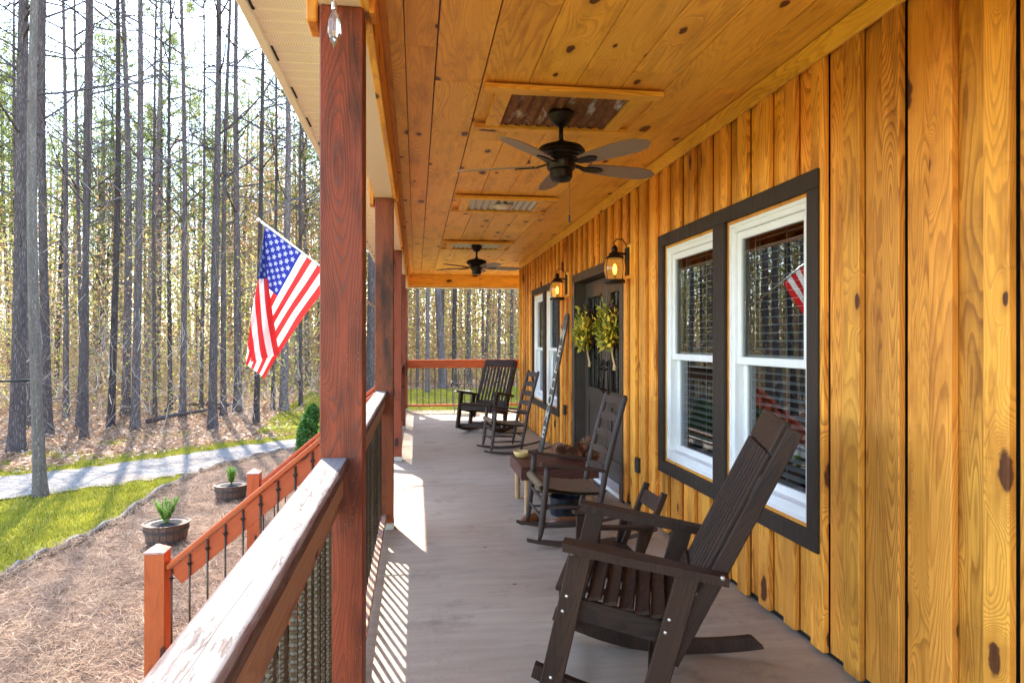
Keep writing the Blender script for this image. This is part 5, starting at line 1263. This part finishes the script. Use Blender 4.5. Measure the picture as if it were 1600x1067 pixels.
# ================================================================ SHRUBS, CABLE, CRYSTAL, IRON CHAIR
def shrub(name, label, loc, rad, hgt, n, mat, size, cone=True, flowers=None):
    o = thing(name, label, 'shrub', loc); z = rng.random(n); prof = (.95*np.clip(1-z**2.6, .02, 1)**.6) if cone else np.sqrt(np.clip(1-(2*z-1)**2, 0.05, 1))
    a = rng.uniform(0, 6.28, n); r_ = rad*prof*(.55+.5*rng.random(n)); P = np.stack([r_*np.cos(a), r_*np.sin(a), z*hgt], 1)
    ob('foliage', mesh_data('foliage', quads(P[:, 0], P[:, 1], P[:, 2], size*(.6+.8*rng.random(n))), np.arange(n*4).reshape(-1, 4), mat), o)
    MB().tube([(0, 0, -.05), (0, 0, hgt*.8)], [.03, .01], 6).build('stem', M['bark'], o)
    if flowers:
        k = rng.random(n) < .12; Q = P[k]*1.06; ob('flowers', mesh_data('flowers', quads(Q[:, 0], Q[:, 1], Q[:, 2], np.full(len(Q), .035)), np.arange(len(Q)*4).reshape(-1, 4), flowers), o)['kind'] = 'stuff'
    return o
shrub('arborvitae', 'small dense green conical evergreen behind the stair rail', (-1.93, 13.3, GZ), .36, 1.42, 9000, M['thuja'], .03)
shrub('flowering_shrub', 'leafy shrub with yellow flowers beside the stairs, seen in the window', (-.95, 9.2, GZ), .38, 1.75, 3500, M['leaf'], .05, False, M['petal'])
c0 = G(63, 776); p0 = Vector((c0.x, c0.y, EYE-(594-533.5)*11.45/1067)); p1 = p0+Vector((-6, -1.2, .02))
tag(MB().tube([p0, p0.lerp(p1, .5)-Vector((0, 0, .04)), p1], .019, 8).build('stretched_cable', M['rope'], None, True), 'black cable stretched level from the slim grey tree to the left', 'cable')
o = thing('crystal_pendant', 'clear cut glass prism hanging before the nearest post', 'suncatcher', (-.185, 1.60, 2.17))
q = MB(); q.lathe([(.0, -.052), (.0155, -.018), (.013, .012), (.006, .03), (.003, .038)], seg=8); q.build('prism', M['crystal'], o)
MB().tube([(0, 0, .036), (0, 0, .383)], .0008, 4).build('wire', M['steel'], o); MB().lathe([(.006, .036), (.0065, .04), (.006, .052), (.003, .055)], seg=10).build('cap', M['steel'], o)
o = thing('iron_chair', 'black wrought iron bistro chair with lattice back by the end rail', 'chair', (.93, 13.72, 0), R(-95))
q = MB(); W = .19
def arc(pts, r_=.007, name='frame', b=None): MB().tube(pts, r_, 6).build(name, M['iron'], o, True)
for s in (-1, 1):
    arc([(-.17, s*.17, .45), (-.19, s*.185, .22), (-.23, s*.16, .06), (-.25, s*.18, 0)], name='leg'); arc([(.17, s*.17, .45), (.20, s*.19, .22), (.22, s*.16, .06), (.25, s*.18, 0)], name='leg')
    arc([(-.18, s*.18, .45), (-.215, s*.15, .55), (-.235, s*.19, .66), (-.25, s*.205, .76), (-.26, s*.16, .85), (-.262, s*.08, .875), (-.262, 0, .895)], name='back_frame')
    arc([(-.225, s*.19, .64), (-.05, s*.23, .65), (.12, s*.225, .64), (.16, s*.2, .58), (.15, s*.18, .45)], name='arm')
q = MB()
for k in range(7):
    for sg in (-1, 1):
        pts = []
        for i in range(9):
            t = i/8; yy = -.19+k*.063+sg*.09*(t-.5)+sg*.0; zz = .60+.25*t+.008*math.sin(i*math.pi/2)
            pts.append((-.25-.01*t, max(-.19, min(.19, yy+.0)), zz))
        q.tube(pts, .005, 4)
q.tube([(-.245, -.19, .60), (-.245, .19, .60)], .006, 5); q.build('back_lattice', M['iron'], o)
q = MB(); q.lathe([(.20, .445), (.205, .452), (.20, .46)], seg=28)
for k in range(9): q.box(-.19, .19, -.18+k*.044, -.165+k*.044, .448, .454)
q.build('seat_grille', M['iron'], o)
